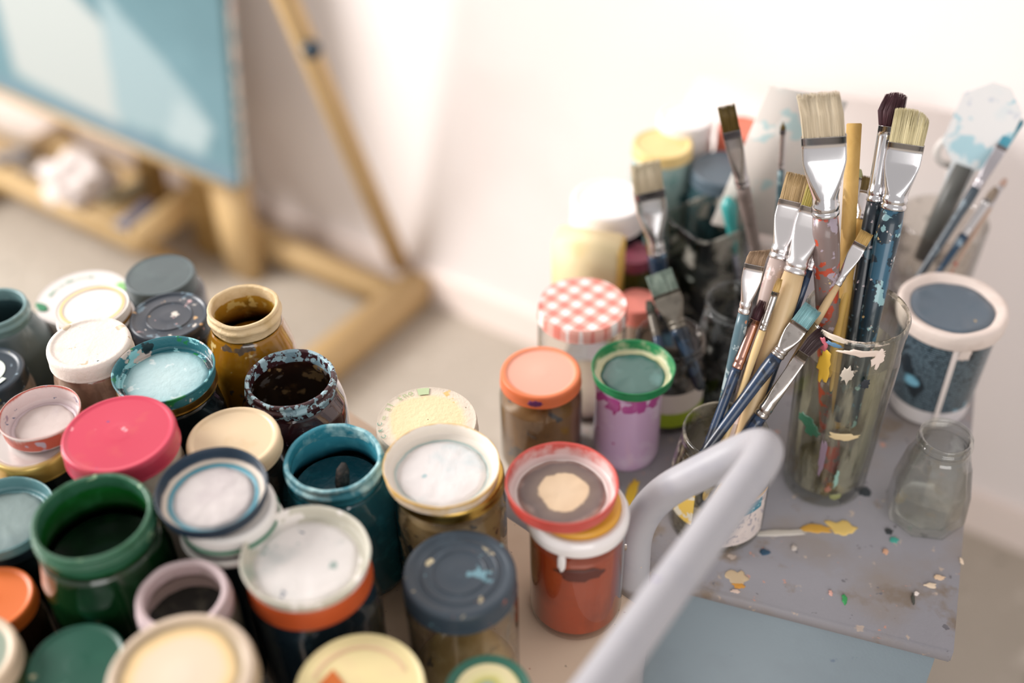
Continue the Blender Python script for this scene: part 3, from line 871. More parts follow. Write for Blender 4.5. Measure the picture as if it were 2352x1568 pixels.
obj('paint_smear', wrap(blob(.021, .0065, .0004, 7.0, .3), lambda z: Rj * 1.0, -1.55, .083), P('5A2A22', .5), e)
dish('red rimmed upturned lid with beige and umber dried paint', 1290, 1105, 262, .145, T, RAD(.042, [(0, 'E4D0C4'), (.7, 'E4D2C8'), (.85, 'DCCFCB'), (.94, 'E0C4C0'), (.965, 'CC5A52'), (1, 'C8483E')], .35, jag=.08),
     RAD(.042, [(0, 'E3CAAA'), (.42, 'E0C6A4'), (.47, '7E6E64'), (.72, '776A66'), (.80, 'A8968C')], .5, jag=.42, scl=34, bump=(100, .3)), lh=.015, pr=.80, tilt=(0, .02), ring=.82)


def diamond(e, l, R, lh):
    z = lh + .0008
    obj('printed_ring', arc_dash(R * .70, R * .74, .4, 2.9, z - .001, 30), P('E6BFA0', .5), l)
    obj('printed_diamond', ([Vector((-R * .62, R * .05, z)), Vector((-R * .42, R * .32, z)), Vector((-R * .2, R * .02, z)), Vector((-R * .4, -.25 * R, z))], [(0, 1, 2, 3)]), P('CE6A24', .5), l)


lidded('pale yellow lid printed with an orange diamond, at the bottom edge', 825, 1578, 308, .130, T, P('EAD9A2', .4, two=('E8D0A0', 30, .5)), P('1E2A30', .2, coat=.4), lh=.013, extra=diamond, lkw=dict(ring=.9, sunk=.001))


def leafy(e, l, R, lh):
    z = lh + .0004
    obj('paper_label', lathe([(0, z), (R * .70, z), (R * .72, z - .0003)], 40), RAD(R, [(0, '8FA59A'), (.16, '9FB09A'), (.26, 'C3BE62'), (.42, 'E6DFA6'), (.66, 'EFE2B4'), (.74, 'C9CC6A')], .5, jag=.3, scl=50), l)


lidded('dark green lid with a yellow label, at the bottom edge', 1120, 1588, 212, .105, T, P('2E6A58', .35, two=('3E7A66', 30, .55)), P('8A6E3E', .3, two=('5A4A28', 30, .5)), lh=.014, extra=leafy, lkw=dict(ring=.86, sunk=.0006), bf=.9)

# ------------------------------------------------------------------ jars on the grey table
Z = TABLE_Z


def mark(e, l, R, lh):
    obj('paint_mark', wrap(blob(.007, .0035, .0004, 3.0, .4), lambda z: R * .985, -1.75, lh * .5), P('6A2A6A', .5), l)


lidded('coral orange lid on a glass jar of brown paint', 1242, 853, 190, .110, Z, RAD(.039, [(0, 'F4B7A2'), (.78, 'F3AE98'), (.86, 'F08A5C'), (1, 'EC7846')], .4, jag=.02), P('9A7446', .35, two=('7A5832', 30, .5), spots=(('4E545E', 34, .64),)), lh=.013, glass=THIN('EFEBE4', ('8A7A6A', '4E5460'), .66), group=TABG, extra=mark, bf=1.02, bodyh=.082)
lb = at(1436, 1033, Z)
e = empty('paint_jar', (lb.x, lb.y, Z), 'lilac jar under the green upturned lid', 'jar', TABG)
Rl = .0325
pr = rounded(jar_prof(Rl, Rl * .9, .101, 2, .90, .93), .004)
obj('jar_body', lathe(pr + [(0, .1005)], 56), P('CFADD0', .2, two=('E0CCE2', 30, .5), spots=(('A8307A', 36, .68),), coat=.7), e)
obj('magenta_drips', lathe([(Rl * 1.004, .080), (Rl * 1.006, .086), (Rl * .99, .0905), (Rl * .96, .0935)], 56, .0016, 160, 9), P('B04A92', .3, coat=.5), e)
dish('green upturned lid with yellow smears and dark green paint', 1455, 840, 194, .115, Z, RAD(.039, [(0, '3E6A62'), (.74, '8C9A52'), (.80, 'E2D9B2'), (.9, 'DCD6B4'), (.945, '2E8A56'), (1, '1E7E4C')], .35, jag=.2, scl=60), P('3C6660', .25, two=('6F9A98', 26, .55), coat=.4), lh=.0135, pr=.78, ring=.8)

# gingham lid
s = NT('gingham')
sx = s.n('ShaderNodeSeparateXYZ'); mp = s.n('ShaderNodeMapping'); s.l(s.tc.outputs['Object'], mp.inputs[0]); mp.inputs['Rotation'].default_value = (0, 0, .75); s.l(mp.outputs[0], sx.inputs[0])


def stripe(o): return s.math('GREATER_THAN', s.math('SINE', s.math('MULTIPLY', o, 2 * math.pi / .0168)), 0.0)


st_ = s.math('MULTIPLY', s.math('ADD', stripe(sx.outputs[0]), stripe(sx.outputs[1])), .5)
m_ging = s.done(s.bsdf(s.ramp(st_, [(0, lin('F7EFEC')), (.25, lin('F7EFEC')), (.5, lin('EDB4A8')), (1, lin('E2897C'))]), .35))
lidded('red and white gingham lid on a clear empty jar', 1338, 698, 210, .120, Z, m_ging, P('CFC4B8', .5), lh=.015, glass=THIN('F3F2EE', refl=1.6), group=TABG, bodyh=.012, bf=.98, lkw=dict(ring=.9, sunk=.0005))
# small jar holding two stiff brushes
gp = at(1540, 772, Z + .10); Rg = size(166, gp) / 2
brush_jar = empty('brush_jar', (gp.x, gp.y, Z), 'small grey glass jar with a green striped label holding stiff brushes', 'jar', TABG)
pr = rounded(jar_prof(Rg * 1.05, Rg * .95, .10, 2, .78, .86), .003)
obj('glass_wall', lathe(pr + [(Rg * .90, .099), (Rg * .90, .085)], 56), THIN('E9E6E2', ('8A8078', '6A645E'), .50, 40.0), brush_jar)
obj('murky_water', lathe([(0, .004), (Rg * .98, .004), (Rg * .98, .052), (0, .052)], 48), P('2A2C2A', .15, two=('4A4640', 40, .5)), brush_jar)
obj('white_label', lathe([(Rg * 1.057, .030), (Rg * 1.057, .055)], 48), P('D6CBC4', .5, two=('B9A6A0', 50, .6)), brush_jar)
obj('green_stripe', lathe([(Rg * 1.057, .012), (Rg * 1.057, .030)], 48), P('94A81E', .45), brush_jar)
# blurred clutter behind
lidded('small coral lid half hidden behind the gingham lid', 1465, 690, 95, .07, Z, P('E8887A', .4), P('B5A090', .3), group=TABG, lh=.02, bf=1.0)
lidded('maroon lid on an olive jar behind the cream box', 1455, 580, 92, .085, Z, P('8A4456', .4, two=('B57A86', 40, .55)), P('4A4A16', .3, coat=.5), group=TABG, bf=.98)
lidded('white lid on a black jar behind the cream box', 1398, 455, 176, .125, Z, P('F6F0EE', .4), P('14141E', .15, coat=.6), group=TABG, lh=.03, bf=.98)
lidded('pale yellow lid on a teal striped glass jar at the back', 1522, 328, 142, .150, Z, P('F2D796', .4, two=('EFCB78', 30, .55)), P('A8C3C0', .2, two=('5F9A98', 40, .5), spots=(('3E6A70', 40, .62),), coat=.5), group=TABG, bf=1.02)
lidded('slate blue lid on a dark jar at the back of the table', 1665, 385, 158, .135, Z, P('54646F', .4), P('28444A', .2, two=('3E6068', 40, .5), coat=.5), group=TABG, lh=.016)
lidded('salmon red lid at the back of the table', 1702, 292, 110, .15, Z, P('EE7E62', .4), P('B86A4A', .3), group=TABG, lh=.03)
lidded('overexposed white lid at the very back of the table', 1575, 268, 130, .16, Z, P('F7F2F0', .4), P('E9E4E0', .3), group=TABG, lh=.02)
# cream box
bp_ = at(1352, 545, Z + .125)
bx = empty('carton', (bp_.x, bp_.y, Z), 'cream block with its right side tinted mustard as shade, behind the gingham lid', 'box', None, (0, 0, -.30))
obj('block', box(-.036, .036, -.018, .018, 0, .125, .003), P('F0DCAE', .5, two=('EBCF8E', 20, .55)), bx)
obj('side_shade_tint', box(.0355, .0368, -.017, .017, .002, .123, .0005), P('DDB45A', .5), bx)  # thin facing that puts the shade of the right side into its colour
obj('green_mark', xf(blob(.010, .005, .0004, 2.0, .3), Matrix.Translation((.0, -.0181, .052)) @ Matrix.Rotation(math.pi / 2, 4, 'X')), P('8CC84A', .5), bx)

# ------------------------------------------------------------------ brushes
BRG = 'paint brushes standing in the glasses'


def loft(secs, seg=28):
    """sections (z, half width, half thickness, exponent, [dx])"""
    V, Fc, rows = [], [], []
    for q in secs:
        z, a, b, n = q[:4]; row = []
        for i in range(seg):
            t = 2 * math.pi * i / seg; c, s_ = math.cos(t), math.sin(t)
            x = math.copysign(abs(c) ** (2 / n), c) * a; y = math.copysign(abs(s_) ** (2 / n), s_) * b
            row.append(len(V)); V.append(Vector((x + (q[4] if len(q) > 4 else 0), y, z)))
        rows.append(row)
    for a, b in zip(rows, rows[1:]):
        for i in range(seg):
            j = (i + 1) % seg; Fc.append((a[i], a[j], b[j], b[i]))
    Fc.append(tuple(rows[0][::-1])); Fc.append(tuple(rows[-1]))
    return V, Fc


def strands(z0, L, a, b, style, n, seed, splay=0.0, lean=0.0, thick=.00022):
    """single bristles, plus a solid core, from the ferrule mouth (half width a, half thickness b)"""
    rnd = random.Random(seed); V, Fc = [], []
    for k in range(n):
        u = rnd.uniform(-1, 1); v = rnd.uniform(-1, 1)
        if style in ('round', 'mop', 'point'):
            while u * u + v * v > 1: u, v = rnd.uniform(-1, 1), rnd.uniform(-1, 1)
        else:
            if k % 2: v = math.copysign(rnd.uniform(.75, 1), v)
        x0, y0 = a * u * .97, b * v * .92
        if style == 'filbert': l = L * (.62 + .40 * math.sqrt(max(0, 1 - (abs(u + .25) / 1.28) ** 2.4)))
        elif style == 'point': l = L * (1 - .35 * (u * u + v * v))
        elif style == 'angle': l = L * (.85 + .16 * u)
        elif style == 'mop': l = L * (1.02 - .10 * (u * u + v * v))
        else: l = L
        l *= rnd.uniform(.955, 1.015)
        taper = {'point': .12, 'round': .75, 'mop': 1.25}.get(style, 1.0 + splay)
        bulge = {'mop': 1.5, 'round': 1.15, 'point': .9}.get(style, 1.0 + splay * .6)
        pts = []
        for t in (0, .5, 1):
            kf = 1 + (bulge - 1) * t * 2 if t <= .5 else bulge + (taper - bulge) * (t - .5) * 2
            pts.append(Vector((x0 * kf + lean * L * t * t + rnd.gauss(0, .00022) * t, y0 * (kf if style in ('mop', 'round', 'point') else (1 - .45 * t)) + rnd.gauss(0, .00015) * t, z0 + l * t)))
        base = len(V)
        for i, (p, r) in enumerate(zip(pts, (thick, thick * .95, thick * .45))):
            for j in range(3):
                an = 2 * math.pi * j / 3 + u * 3; V.append(p + Vector((math.cos(an) * r, math.sin(an) * r, 0)))
        for i in range(2):
            for j in range(3):
                j2 = (j + 1) % 3; Fc.append((base + i * 3 + j, base + i * 3 + j2, base + i * 3 + 3 + j2, base + i * 3 + 3 + j))
        Fc.append((base + 6, base + 7, base + 8))
    k = .85
    if style in ('mop', 'round', 'point'):
        m = {'mop': 1.35, 'round': 1.0, 'point': .7}[style]; e_ = {'mop': 1.0, 'round': .6, 'point': .1}[style]
        core = loft([(z0 - .001, a * k, b * k, 2), (z0 + L * .45, a * k * m, b * k * m, 2, lean * L * .2), (z0 + L * .86, a * k * e_, b * k * e_, 2, lean * L * .74)], 18)
    else:
        top = {'filbert': .55, 'angle': .68}.get(style, .9)
        core = loft([(z0 - .001, a * .95, b * .85, 4), (z0 + L * top * .6, a * .95 * (1 + splay * .5), b * .65, 4, lean * L * .3), (z0 + L * top, a * .93 * (1 + splay), b * .45, 4, lean * L * top)], 24)
    return join((V, Fc), core)


def seg_t(P0, P1, px):
    best, bt = 1e9, 0
    for i in range(401):
        t = i / 400; q = proj(P0.lerp(P1, t)); d = (q[0] - px[0]) ** 2 + (q[1] - px[1]) ** 2
        if d < best: best, bt = d, t
    return bt


def brush(label, tip, fb, fe, low, ytip, ylow, wpx, bm_, hm, fm=None, style='flat', hpx=22, ext=.05, twist=0.0, n=260, thick=.28, splay=0.0, lean=0.0, taper=.7, cat='paint brush', zlow=None, thr=.00022, mouth=None, fit=None):
    P1 = aty(tip[0], tip[1], ytip)
    P0 = at(low[0], low[1], zlow) if zlow else aty(low[0], low[1], ylow)
    L = (P1 - P0).length; z = (P1 - P0) / L
    if fit:
        cx, cy, rfun, zf = fit; rr = size(hpx, P0) / 2 * taper; e_ = 0.0
        while e_ < .24:
            q = P0 - z * (e_ + .002)
            if q.z - rr * .3 < zf or math.hypot(q.x - cx, q.y - cy) > rfun(q.z) - rr: break
            e_ += .002

        ext = max(e_, .012)
    t1, t2 = seg_t(P0, P1, fe) * L, seg_t(P0, P1, fb) * L
    view = (P1 - CAM).normalized()
    x = z.cross(view).normalized(); x = -x if x.dot(RIGHT) < 0 else x
    y = z.cross(x)
    B = P0 - z * ext
    Mx = Matrix(((x.x, y.x, z.x), (x.y, y.y, z.y), (x.z, y.z, z.z))) @ Matrix.Rotation(twist, 3, 'Z')
    e = empty('paint_brush', B, label, cat, BRG); e.rotation_euler = Mx.to_euler()
    a = size(wpx, P1) / 2; b = a * thick
    rh = size(hpx, P0.lerp(P1, t1 / L)) / 2
    h1, h2, LL = ext + t1, ext + t2, ext + L
    if style in ('round', 'mop', 'point'): b = a
    if mouth: am = size(mouth, P1) / 2; bm2 = am if style in ('round', 'mop', 'point') else am * thick
    else: am, bm2 = a, b
    # handle
    hp = []
    for i in range(15):
        u = i / 14; r = rh * (.93 + .16 * math.sin(min(u * 4, 1) * math.pi) ** 2 * (u < .25)) if u < .25 else rh * (.93 + .0) * (1 - (1 - taper) * ((u - .25) / .75) ** 1.2)
        if u < .25: r = rh * (.93 + .14 * math.sin(u / .25 * math.pi))
        hp.append((r, h1 + .002 - (h1) * u))
    hp = [(0, h1 + .002)] + hp + [(hp[-1][0] * .6, -.002), (0, -.003)]
    hm_ = obj('handle', lathe(hp, 20), hm, e)
    # ferrule, round where it grips the handle and flat at the mouth
    fl = h2 - h1; secs = []
    c1 = min(.010, fl * .22)
    for (zz, k) in ((0, 1.0), (.0008, 1.06), (c1 * .35, 1.06), (c1 * .42, .99), (c1 * .55, .99), (c1 * .62, 1.06), (c1 * .95, 1.06), (c1 * 1.05, 1.0)):
        secs.append((h1 + zz, rh * k, rh * k, 2))
    for u in (.25, .36, .48, .60, .68, .72, .86, 1.0):
        uu = min((u - .25) / .45, 1.0); sm = uu * .85 + .15 * uu * uu * (3 - 2 * uu)
        secs.append((h1 + fl * max(u, c1 / fl * 1.06), rh * (1 - sm) + am * sm, rh * (1 - sm) + bm2 * sm, 2 if style in ('round', 'mop', 'point') else 2 + 5 * sm))
    secs.append((h2 - .0004, am * 1.01, bm2 * 1.02, 2 if style in ('round', 'mop', 'point') else 7))
    obj('ferrule', loft(secs, 36), fm or CHROME, e)
    obj('bristles', strands(h2 - .001, LL - h2 + .001, am * .97, bm2 * .95, style, n, tip[0], splay if not mouth else a / am - 1, lean, thr), bm_, e)
    return e


def handle_paint(base, *spots): return P(base, .35, spots=tuple(spots), coat=.3, name='lacquered_handle')


navy = handle_paint('1B3350', ('7C93A4', 130, .70), ('0E1C2E', 60, .58))
navy_sp = handle_paint('16303F', ('8FB8BE', 75, .60), ('D9BE8A', 85, .70), ('DDD0CE', 110, .68), ('B5604A', 120, .74), ('2E5F78', 60, .56))
dark_sp = handle_paint('0F1C26', ('C9B7BC', 95, .68), ('3E5A68', 60, .60), ('D89AA0', 110, .74))
grey_teal = handle_paint('55707A', ('A9B9BC', 80, .58), ('C98A6A', 120, .72), ('C9B86A', 130, .74))
pinkish = handle_paint('B5A29A', ('D8C3BE', 70, .55), ('C07A8C', 110, .72), ('2E8A9A', 130, .74))
raw = WOOD('C9A878', 'DFC59C', .45, (1, 1, .05), 250, spots=(('8A7A6A', 120, .72), ('5FA0A0', 140, .76)))
redgrey = handle_paint('7C6A66', ('B5452A', 62, .56), ('A89AA6', 60, .64), ('C9B07A', 120, .73))
hog = BRISTLE('CDB796', '85704E', 'DACBB0', .034)
hog2 = BRISTLE('B29468', '86683E', 'B89C70', .024)
hog3 = BRISTLE('A08A58', '5E4A26', 'B0A050', .024)
yellowish = BRISTLE('D2C392', '96874E', 'DACEA4', .03)
burg = BRISTLE('5A2A34', '2A1218', '48242C', .028)
sable = BRISTLE('5E4A1C', '3C2C10', '6A5624', .02)
mouse = BRISTLE('8F7258', '6A5038', 'A08468', .02)
tan = BRISTLE('B08E50', '86642E', 'D2AE6A', .012)
plum = BRISTLE('7A5656', '4A2C2C', '2E1416', .016)
steel = P('E8E4E4', .26, 1.0, name='ferrule_satin')
RIMZ = Z + .205
tb_base = at(1888, 1104, Z)
TRR, TBR, TH_ = .0445, .0375, .21
FT = (tb_base.x, tb_base.y, lambda z: .91 * (TBR + (TRR - TBR) * (z - Z) / TH_), Z + .014)
JH = .115
jb = at(1668, 988, Z + JH); JR = size(200, jb) / 2
FJ = (jb.x, jb.y, lambda z: JR * .90 if z > Z + JH * .8 else JR * 1.05, Z + .012)

# tall glass with its brushes
brush('wide flat hog brush with a paint-smeared red and grey handle, tallest in the glass', (1890, 212), (1900, 312), (1902, 492), (1900, 700), .845, None, 103, hog, redgrey, CHROME, 'flat', 60, .10, .0, 520, .22, zlow=RIMZ, fit=FT, lean=-.10, taper=.8)
brush('burgundy mop brush with a long silver ferrule', (2052, 212), (2030, 288), (2004, 462), (1972, 694), .888, None, 72, burg, dark_sp, CHROME, 'mop', 40, .12, 0, 420, zlow=RIMZ, fit=FT, lean=.10, mouth=42, taper=.85)
brush('pale yellow filbert brush with a wide silver ferrule', (2098, 252), (2088, 330), (2052, 480), (2004, 706), .860, None, 82, yellowish, navy_sp, CHROME, 'filbert', 54, .12, 0, 520, .26, zlow=RIMZ, fit=FT, taper=.8, splay=.03)
brush('olive bristled flat brush half hidden behind the burgundy mop', (1996, 405), (1982, 438), (1950, 500), (1938, 690), .89, None, 36, sable, WOOD('C9A050', 'DDB86A', .45), steel, 'flat', 24, .10, 0, 160, .3, zlow=RIMZ, fit=FT)
brush('small round green-tipped brush behind the wide hog brush', (1953, 368), (1948, 392), (1935, 450), (1926, 690), .89, None, 22, BRISTLE('7A8A5A', '4A5A34', '9AA878', .012), handle_paint('2E5A60', ('8FA8A0', 90, .62)), CHROME_D, 'round', 14, .09, 0, 90, zlow=RIMZ, fit=FT)
brush('smaller round green-tipped brush leaning right of its twin', (1972, 388), (1965, 408), (1945, 465), (1934, 692), .885, None, 20, BRISTLE('8A955A', '5A6434', 'B5B88A', .012), WOOD('C2994E', 'D8B670', .45), CHROME_D, 'round', 14, .09, 0, 90, zlow=RIMZ, fit=FT)
stk = empty('stirring_stick', at(1940, 690, RIMZ), 'flat golden wooden stick standing behind the wide hog brush', 'stick')
sp0, sp1 = at(1940, 690, RIMZ), aty(1962, 283, .88)
sd_ = (sp1 - sp0).normalized(); se_ = 0.0
while se_ < .2:
    q = sp0 - sd_ * (se_ + .002)
    if q.z < Z + .016 or math.hypot(q.x - FT[0], q.y - FT[1]) > FT[2](q.z) - .0035: break
    se_ += .002

obj('wood_blade', xf(bar(sp0 - sd_ * se_, sp1, .0125, .003, RIGHT, .0006), Matrix.Translation(-stk.location)), WOOD('B58A44', 'D9B46E', .5, (1, 1, .06), 160), stk)


def tumbler(name, label, base, top_r, base_r, h, mat, sides=10, th=.0032, floor=.012):
    e = empty(name, base, label, 'glass', None)
    N = -sides
    pr = [(0, 0), (base_r * .9, 0), (base_r, .004), (base_r + (top_r - base_r) * .08, .016, N), (base_r + (top_r - base_r) * .55, h * .55, N), (base_r + (top_r - base_r) * .8, h * .80, N), (base_r + (top_r - base_r) * .9, h * .87), (top_r, h - .002), (top_r - th * .5, h),
          (top_r - th, h - .002), (base_r + (top_r - base_r) * .8 - th, h * .8), (base_r + (top_r - base_r) * .1 - th, floor + .004), ((base_r - th) * .85, floor), (0, floor)]
    obj('glass_wall', lathe(rounded(pr, .0016, 2), 80), mat, e)
    return e


tb_base = at(1888, 1104, Z)
TRR, TBR, TH_ = .0445, .0375, .21
tum = tumbler('glass_tumbler', 'tall paint-smeared glass tumbler holding the longest brushes', (tb_base.x, tb_base.y, Z), TRR, TBR, TH_, THIN('F9FAF6', refl=1.3, edge=.72))
rf = lambda z: TBR + (TRR - TBR) * z / TH_
obj('paint_film', lathe([(TBR * .86, .014), (rf(.05) * .915, .05), (rf(.12) * .915, .12), (rf(.17) * .915, .17)], 56), THIN('F2F1EA', ('A8A192', '837C6E'), .47, 60.0, .4, True), tum)
obj('dregs', lathe([(0, .0125), (TBR * .84, .0125), (TBR * .87, .022), (0, .022)], 40, .001, 60, 1), P('5A4E22', .4, two=('8A8050', 40, .5)), tum)
va = math.atan2(-tb_base.y, -tb_base.x)
for (da, zz, rx, ry, col, sd) in ((-.42, .176, .0065, .019, 'DDB23C', 1.), (-.5, .198, .004, .007, 'B9606C', 2.), (-.3, .203, .007, .0022, '5B7F9C', 3.), (.28, .200, .02, .0035, 'E9D6C8', 4.), (.55, .193, .006, .01, 'EFDCD0', 5.),
                              (-.62, .105, .010, .006, '2E5A44', 6.), (-.45, .098, .010, .007, '2A5640', 7.), (.22, .100, .014, .004, 'DCC69A', 8.), (.30, .045, .002, .012, '8FB5A8', 9.), (.16, .030, .003, .004, 'A06A58', 10.), (-.1, .07, .003, .022, '84707F', 11.), (.05, .175, .005, .009, 'CFC4B6', 12.), (.42, .165, .004, .005, '2A3038', 13.), (.38, .02, .005, .004, '8C9060', 14.)):
    obj('paint_smear', wrap(blob(rx, ry, .0006, sd, .45), lambda z: rf(z) * 1.035, va + da, zz), P(col, .4, name='smear'), tum)
obj('crusted_rim', lathe(rounded([(TRR - .0035, .2065), (TRR - .0018, .2108), (TRR + .0003, .2065)], .0008), 72, .0008, 140, 2), THIN('EFEDE6', ('E6D6C8', 'C9B8A8'), .47, 90.0, 1.0), tum)

# squat glass jar with a paper label, holding the leaning brushes
jb = at(1668, 988, Z + .115); JR = size(200, jb) / 2; JH = .115
jar = empty('brush_jar', (jb.x, jb.y, Z), 'stained glass jar with a paper label, holding the leaning brushes', 'jar', TABG)
Jb = JR * 1.16
pr = rounded([(0, .001), (Jb * .9, 0), (Jb * .97, .002), (Jb, .010), (Jb, JH * .62), (JR * 1.04, JH * .83), (JR * .96, JH * .86), (JR * .96, JH * .93), (JR, JH * .96), (JR, JH), (JR * .92, JH), (JR * .9, JH * .86), (Jb * .93, JH * .6), (Jb * .93, .012), (0, .010)], .002, 2)
obj('glass_wall', lathe(pr, 64), THIN('F4F3EA', ('A39A88', '6E685A'), .52, 45.0, 1.5), jar)
obj('murky_dregs', lathe([(0, .011), (Jb * .9, .011), (Jb * .92, .03), (0, .03)], 40), P('6A6650', .3), jar)
jva = math.atan2(-jb.y, -jb.x)


def label_patch(hw, z0, z1, r, ang, nx=16):
    V, Fc = [], []
    for i in range(nx + 1):
        a = ang + hw * (2 * i / nx - 1)
        V += [Vector((r * math.cos(a), r * math.sin(a), z0)), Vector((r * math.cos(a), r * math.sin(a), z1))]
    for i in range(nx): Fc.append((2 * i, 2 * i + 2, 2 * i + 3, 2 * i + 1))
    return V, Fc


obj('paper_label', label_patch(.62, .012, .066, Jb * 1.004, jva + .62), P('D9CCC6', .55, two=('C9BCB8', 60, .55), spots=(('A7A0A6', 200, .60),)), jar)
obj('label_edge', label_patch(.62, .066, .069, Jb * 1.006, jva + .62), P('E0AC4A', .5), jar)
obj('label_box', label_patch(.24, .050, .063, Jb * 1.006, jva + .82), P('2E7E94', .5, spots=(('A9CBD2', 160, .62),)), jar)
obj('yellow_label', label_patch(.3, .03, .07, Jb * 1.004, jva - .75), P('E0BC5A', .5, spots=(('D9D2C0', 60, .55),)), jar)

JZ = Z + JH
brush('flat hog brush with a pinkish paint-stained handle, left of its pair', (1838, 400), (1822, 462), (1780, 592), (1690, 968), .86, None, 66, hog2, pinkish, steel, 'flat', 42, .045, 0, 420, .25, zlow=JZ, fit=FJ, taper=.75)
brush('flat hog brush with a raw wood handle, right of its pair', (1894, 405), (1872, 478), (1830, 628), (1712, 985), .845, None, 66, hog3, raw, steel, 'flat', 50, .045, 0, 420, .25, zlow=JZ, fit=FJ, taper=.6)
brush('small mouse-brown flat brush with a grey-teal handle', (1742, 568), (1730, 605), (1706, 718), (1655, 960), .81, None, 46, mouse, grey_teal, steel, 'angle', 27, .04, 0, 320, .35, zlow=JZ, fit=FJ, lean=.12, taper=.9)
brush('fine pointed liner brush with a navy handle', (1898, 512), (1895, 540), (1866, 622), (1735, 975), .83, None, 13, tan, navy, steel, 'point', 16, .04, 0, 60, zlow=JZ, fit=FJ, taper=.9)
brush('little square tan brush with a bare wooden handle', (1992, 533), (1982, 562), (1932, 660), (1725, 1000), .825, None, 32, tan, raw, steel, 'flat', 18, .03, 0, 200, .3, zlow=JZ, fit=FJ, taper=.9)
brush('navy handled brush with a pale teal clotted tip', (1868, 705), (1848, 752), (1790, 822), (1640, 1010), .785, None, 46, P('86B4B8', .4, two=('B9D6D6', 60, .5), bump=(200, .5)), navy, CHROME_D, 'flat', 32, .02, 0, 240, .4, zlow=JZ, fit=FJ, taper=.8)
brush('plum bristled splayed brush in front of the glass tumbler', (1888, 752), (1872, 826), (1752, 958), (1715, 1000), .77, None, 44, plum, navy, CHROME_D, 'flat', 32, .03, 0, 360, .4, zlow=JZ, fit=FJ, lean=.2, mouth=30, splay=.3, taper=.9)
brush('navy handled brush with a reddish ferrule behind the others', (1752, 690), (1738, 735), (1704, 850), (1632, 1005), .80, None, 24, burg, navy, P('B58A7C', .25, 1.0), 'round', 24, .02, 0, 80, zlow=JZ, fit=FJ, taper=.9)
brush('thin pale wooden handled brush between the navy handles', (1792, 640), (1782, 670), (1758, 760), (1668, 1000), .80, None, 18, tan, WOOD('D2B27C', 'E2C692', .45), CHROME_D, 'round', 17, .02, 0, 60, zlow=JZ, fit=FJ, taper=.9)

# brushes in the small grey jar and behind
GZ = Z + .10
brush('stiff grey-green flat brush in the small grey jar', (1512, 625), (1530, 672), (1565, 752), (1572, 790), .93, None, 66, P('7A8A7E', .6, two=('9AA79A', 80, .5), bump=(300, .5), streak=('5A685E', 200, .55)), handle_paint('12202E', ('2E4258', 60, .6)), P('7A746A', .4, .7, two=('5A564E', 60, .5)), 'flat', 40, .045, 0, 300, .3, zlow=GZ)
brush('worn dark brush beside the grey-green one in the small grey jar', (1490, 690), (1492, 720), (1505, 775), (1515, 800), .92, None, 22, P('3E4238', .6, two=('5E6254', 80, .5)), navy, P('6A645C', .4, .7), 'round', 22, .04, 0, 90, zlow=GZ)
brush('broad pale hog brush with a bright silver ferrule at the back', (1482, 372), (1500, 436), (1514, 580), (1530, 760), 1.02, .99, 74, BRISTLE('CDBB9A', 'A8946E', 'CFC2A6', .03), handle_paint('14304A', ('6A9CC0', 40, .62)), CHROME, 'flat', 40, .02, .2, 300, .3)
brush('brown sable flat brush with a dull grey handle behind the pair', (1668, 243), (1676, 300), (1706, 425), (1760, 690), .98, 1.0, 42, sable, P('8A7C76', .4, two=('6E635E', 60, .5), spots=(('B5AAA8', 90, .68),)), P('D2CED0', .24, 1.0), 'flat', 32, .05, 0, 320, .3, taper=.9)
brush('thin liner brush with a silver ferrule left of the wide hog brush', (1799, 278), (1797, 296), (1793, 388), (1780, 700), 1.0, .98, 14, sable, handle_paint('4A6A74', ('8FA8AC', 80, .6)), P('C9C4C6', .25, 1.0), 'point', 15, .05, 0, 50, taper=.9)

# glazed board leaning at the back
b0 = aty(1770, 196, 1.06); b1 = aty(1948, 236, 1.06); b2 = aty(1738, 440, 1.06)
pan = empty('palette_board', b2, 'grey translucent palette board smeared with teal and beige', 'palette')
ux = (b1 - b0).normalized(); uy = (b2 - b0); uy = (uy - ux * uy.dot(ux)); hl = uy.length + .05; uy.normalize(); un = ux.cross(uy)
Mb = Matrix(((ux.x, un.x, uy.x, b0.x), (ux.y, un.y, uy.y, b0.y), (ux.z, un.z, uy.z, b0.z), (0, 0, 0, 1)))
obj('board', xf(box(0, (b1 - b0).length, 0, .003, 0, hl, .0006), Matrix.Translation(-b2) @ Mb), P('E4DCD4', .35, two=('D6DAD6', 16, .5), spots=(('BFD6D5', 18, .60), ('EFEBE4', 22, .62))), pan)

# square translucent box behind, with a teal spatula
sqp = at(1628, 500, Z + .12)
sq = empty('plastic_tub', (sqp.x, sqp.y, Z), 'square translucent plastic tub behind the brushes', 'tub', None, (0, 0, .55))
Rs = .036
obj('tub_wall', lathe(rounded([(0, .0), (Rs * .85, .0, 6), (Rs * .88, .003, 6), (Rs, .116, 6), (Rs * 1.05, .117, 6), (Rs * 1.05, .120, 6), (Rs * .97, .120, 6), (Rs * .86, .006, 6), (0, .005)], .001), 64), THIN('E2E4E0', ('B9B2A6', '8A8F88'), .52, 30.0, .8), sq)
obj('dark_water', lathe([(0, .006), (Rs * .86, .006, 6), (Rs * .9, .06, 6), (0, .06)], 48), P('141C1E', .12), sq)
p0, p1 = aty(1700, 680, 1.04), aty(1672, 455, 1.05)
spt = empty('spatula', p0, 'teal plastic spatula handle standing at the back', 'spatula')
obj('teal_grip', xf(tube([p0.lerp(p1, t) for t in (.45, .6, .8, .93, 1.0)], [.003, .0045, .007, .0085, .004], 14), Matrix.Translation(-p0)), P('3FA3A0', .3, coat=.4), spt)
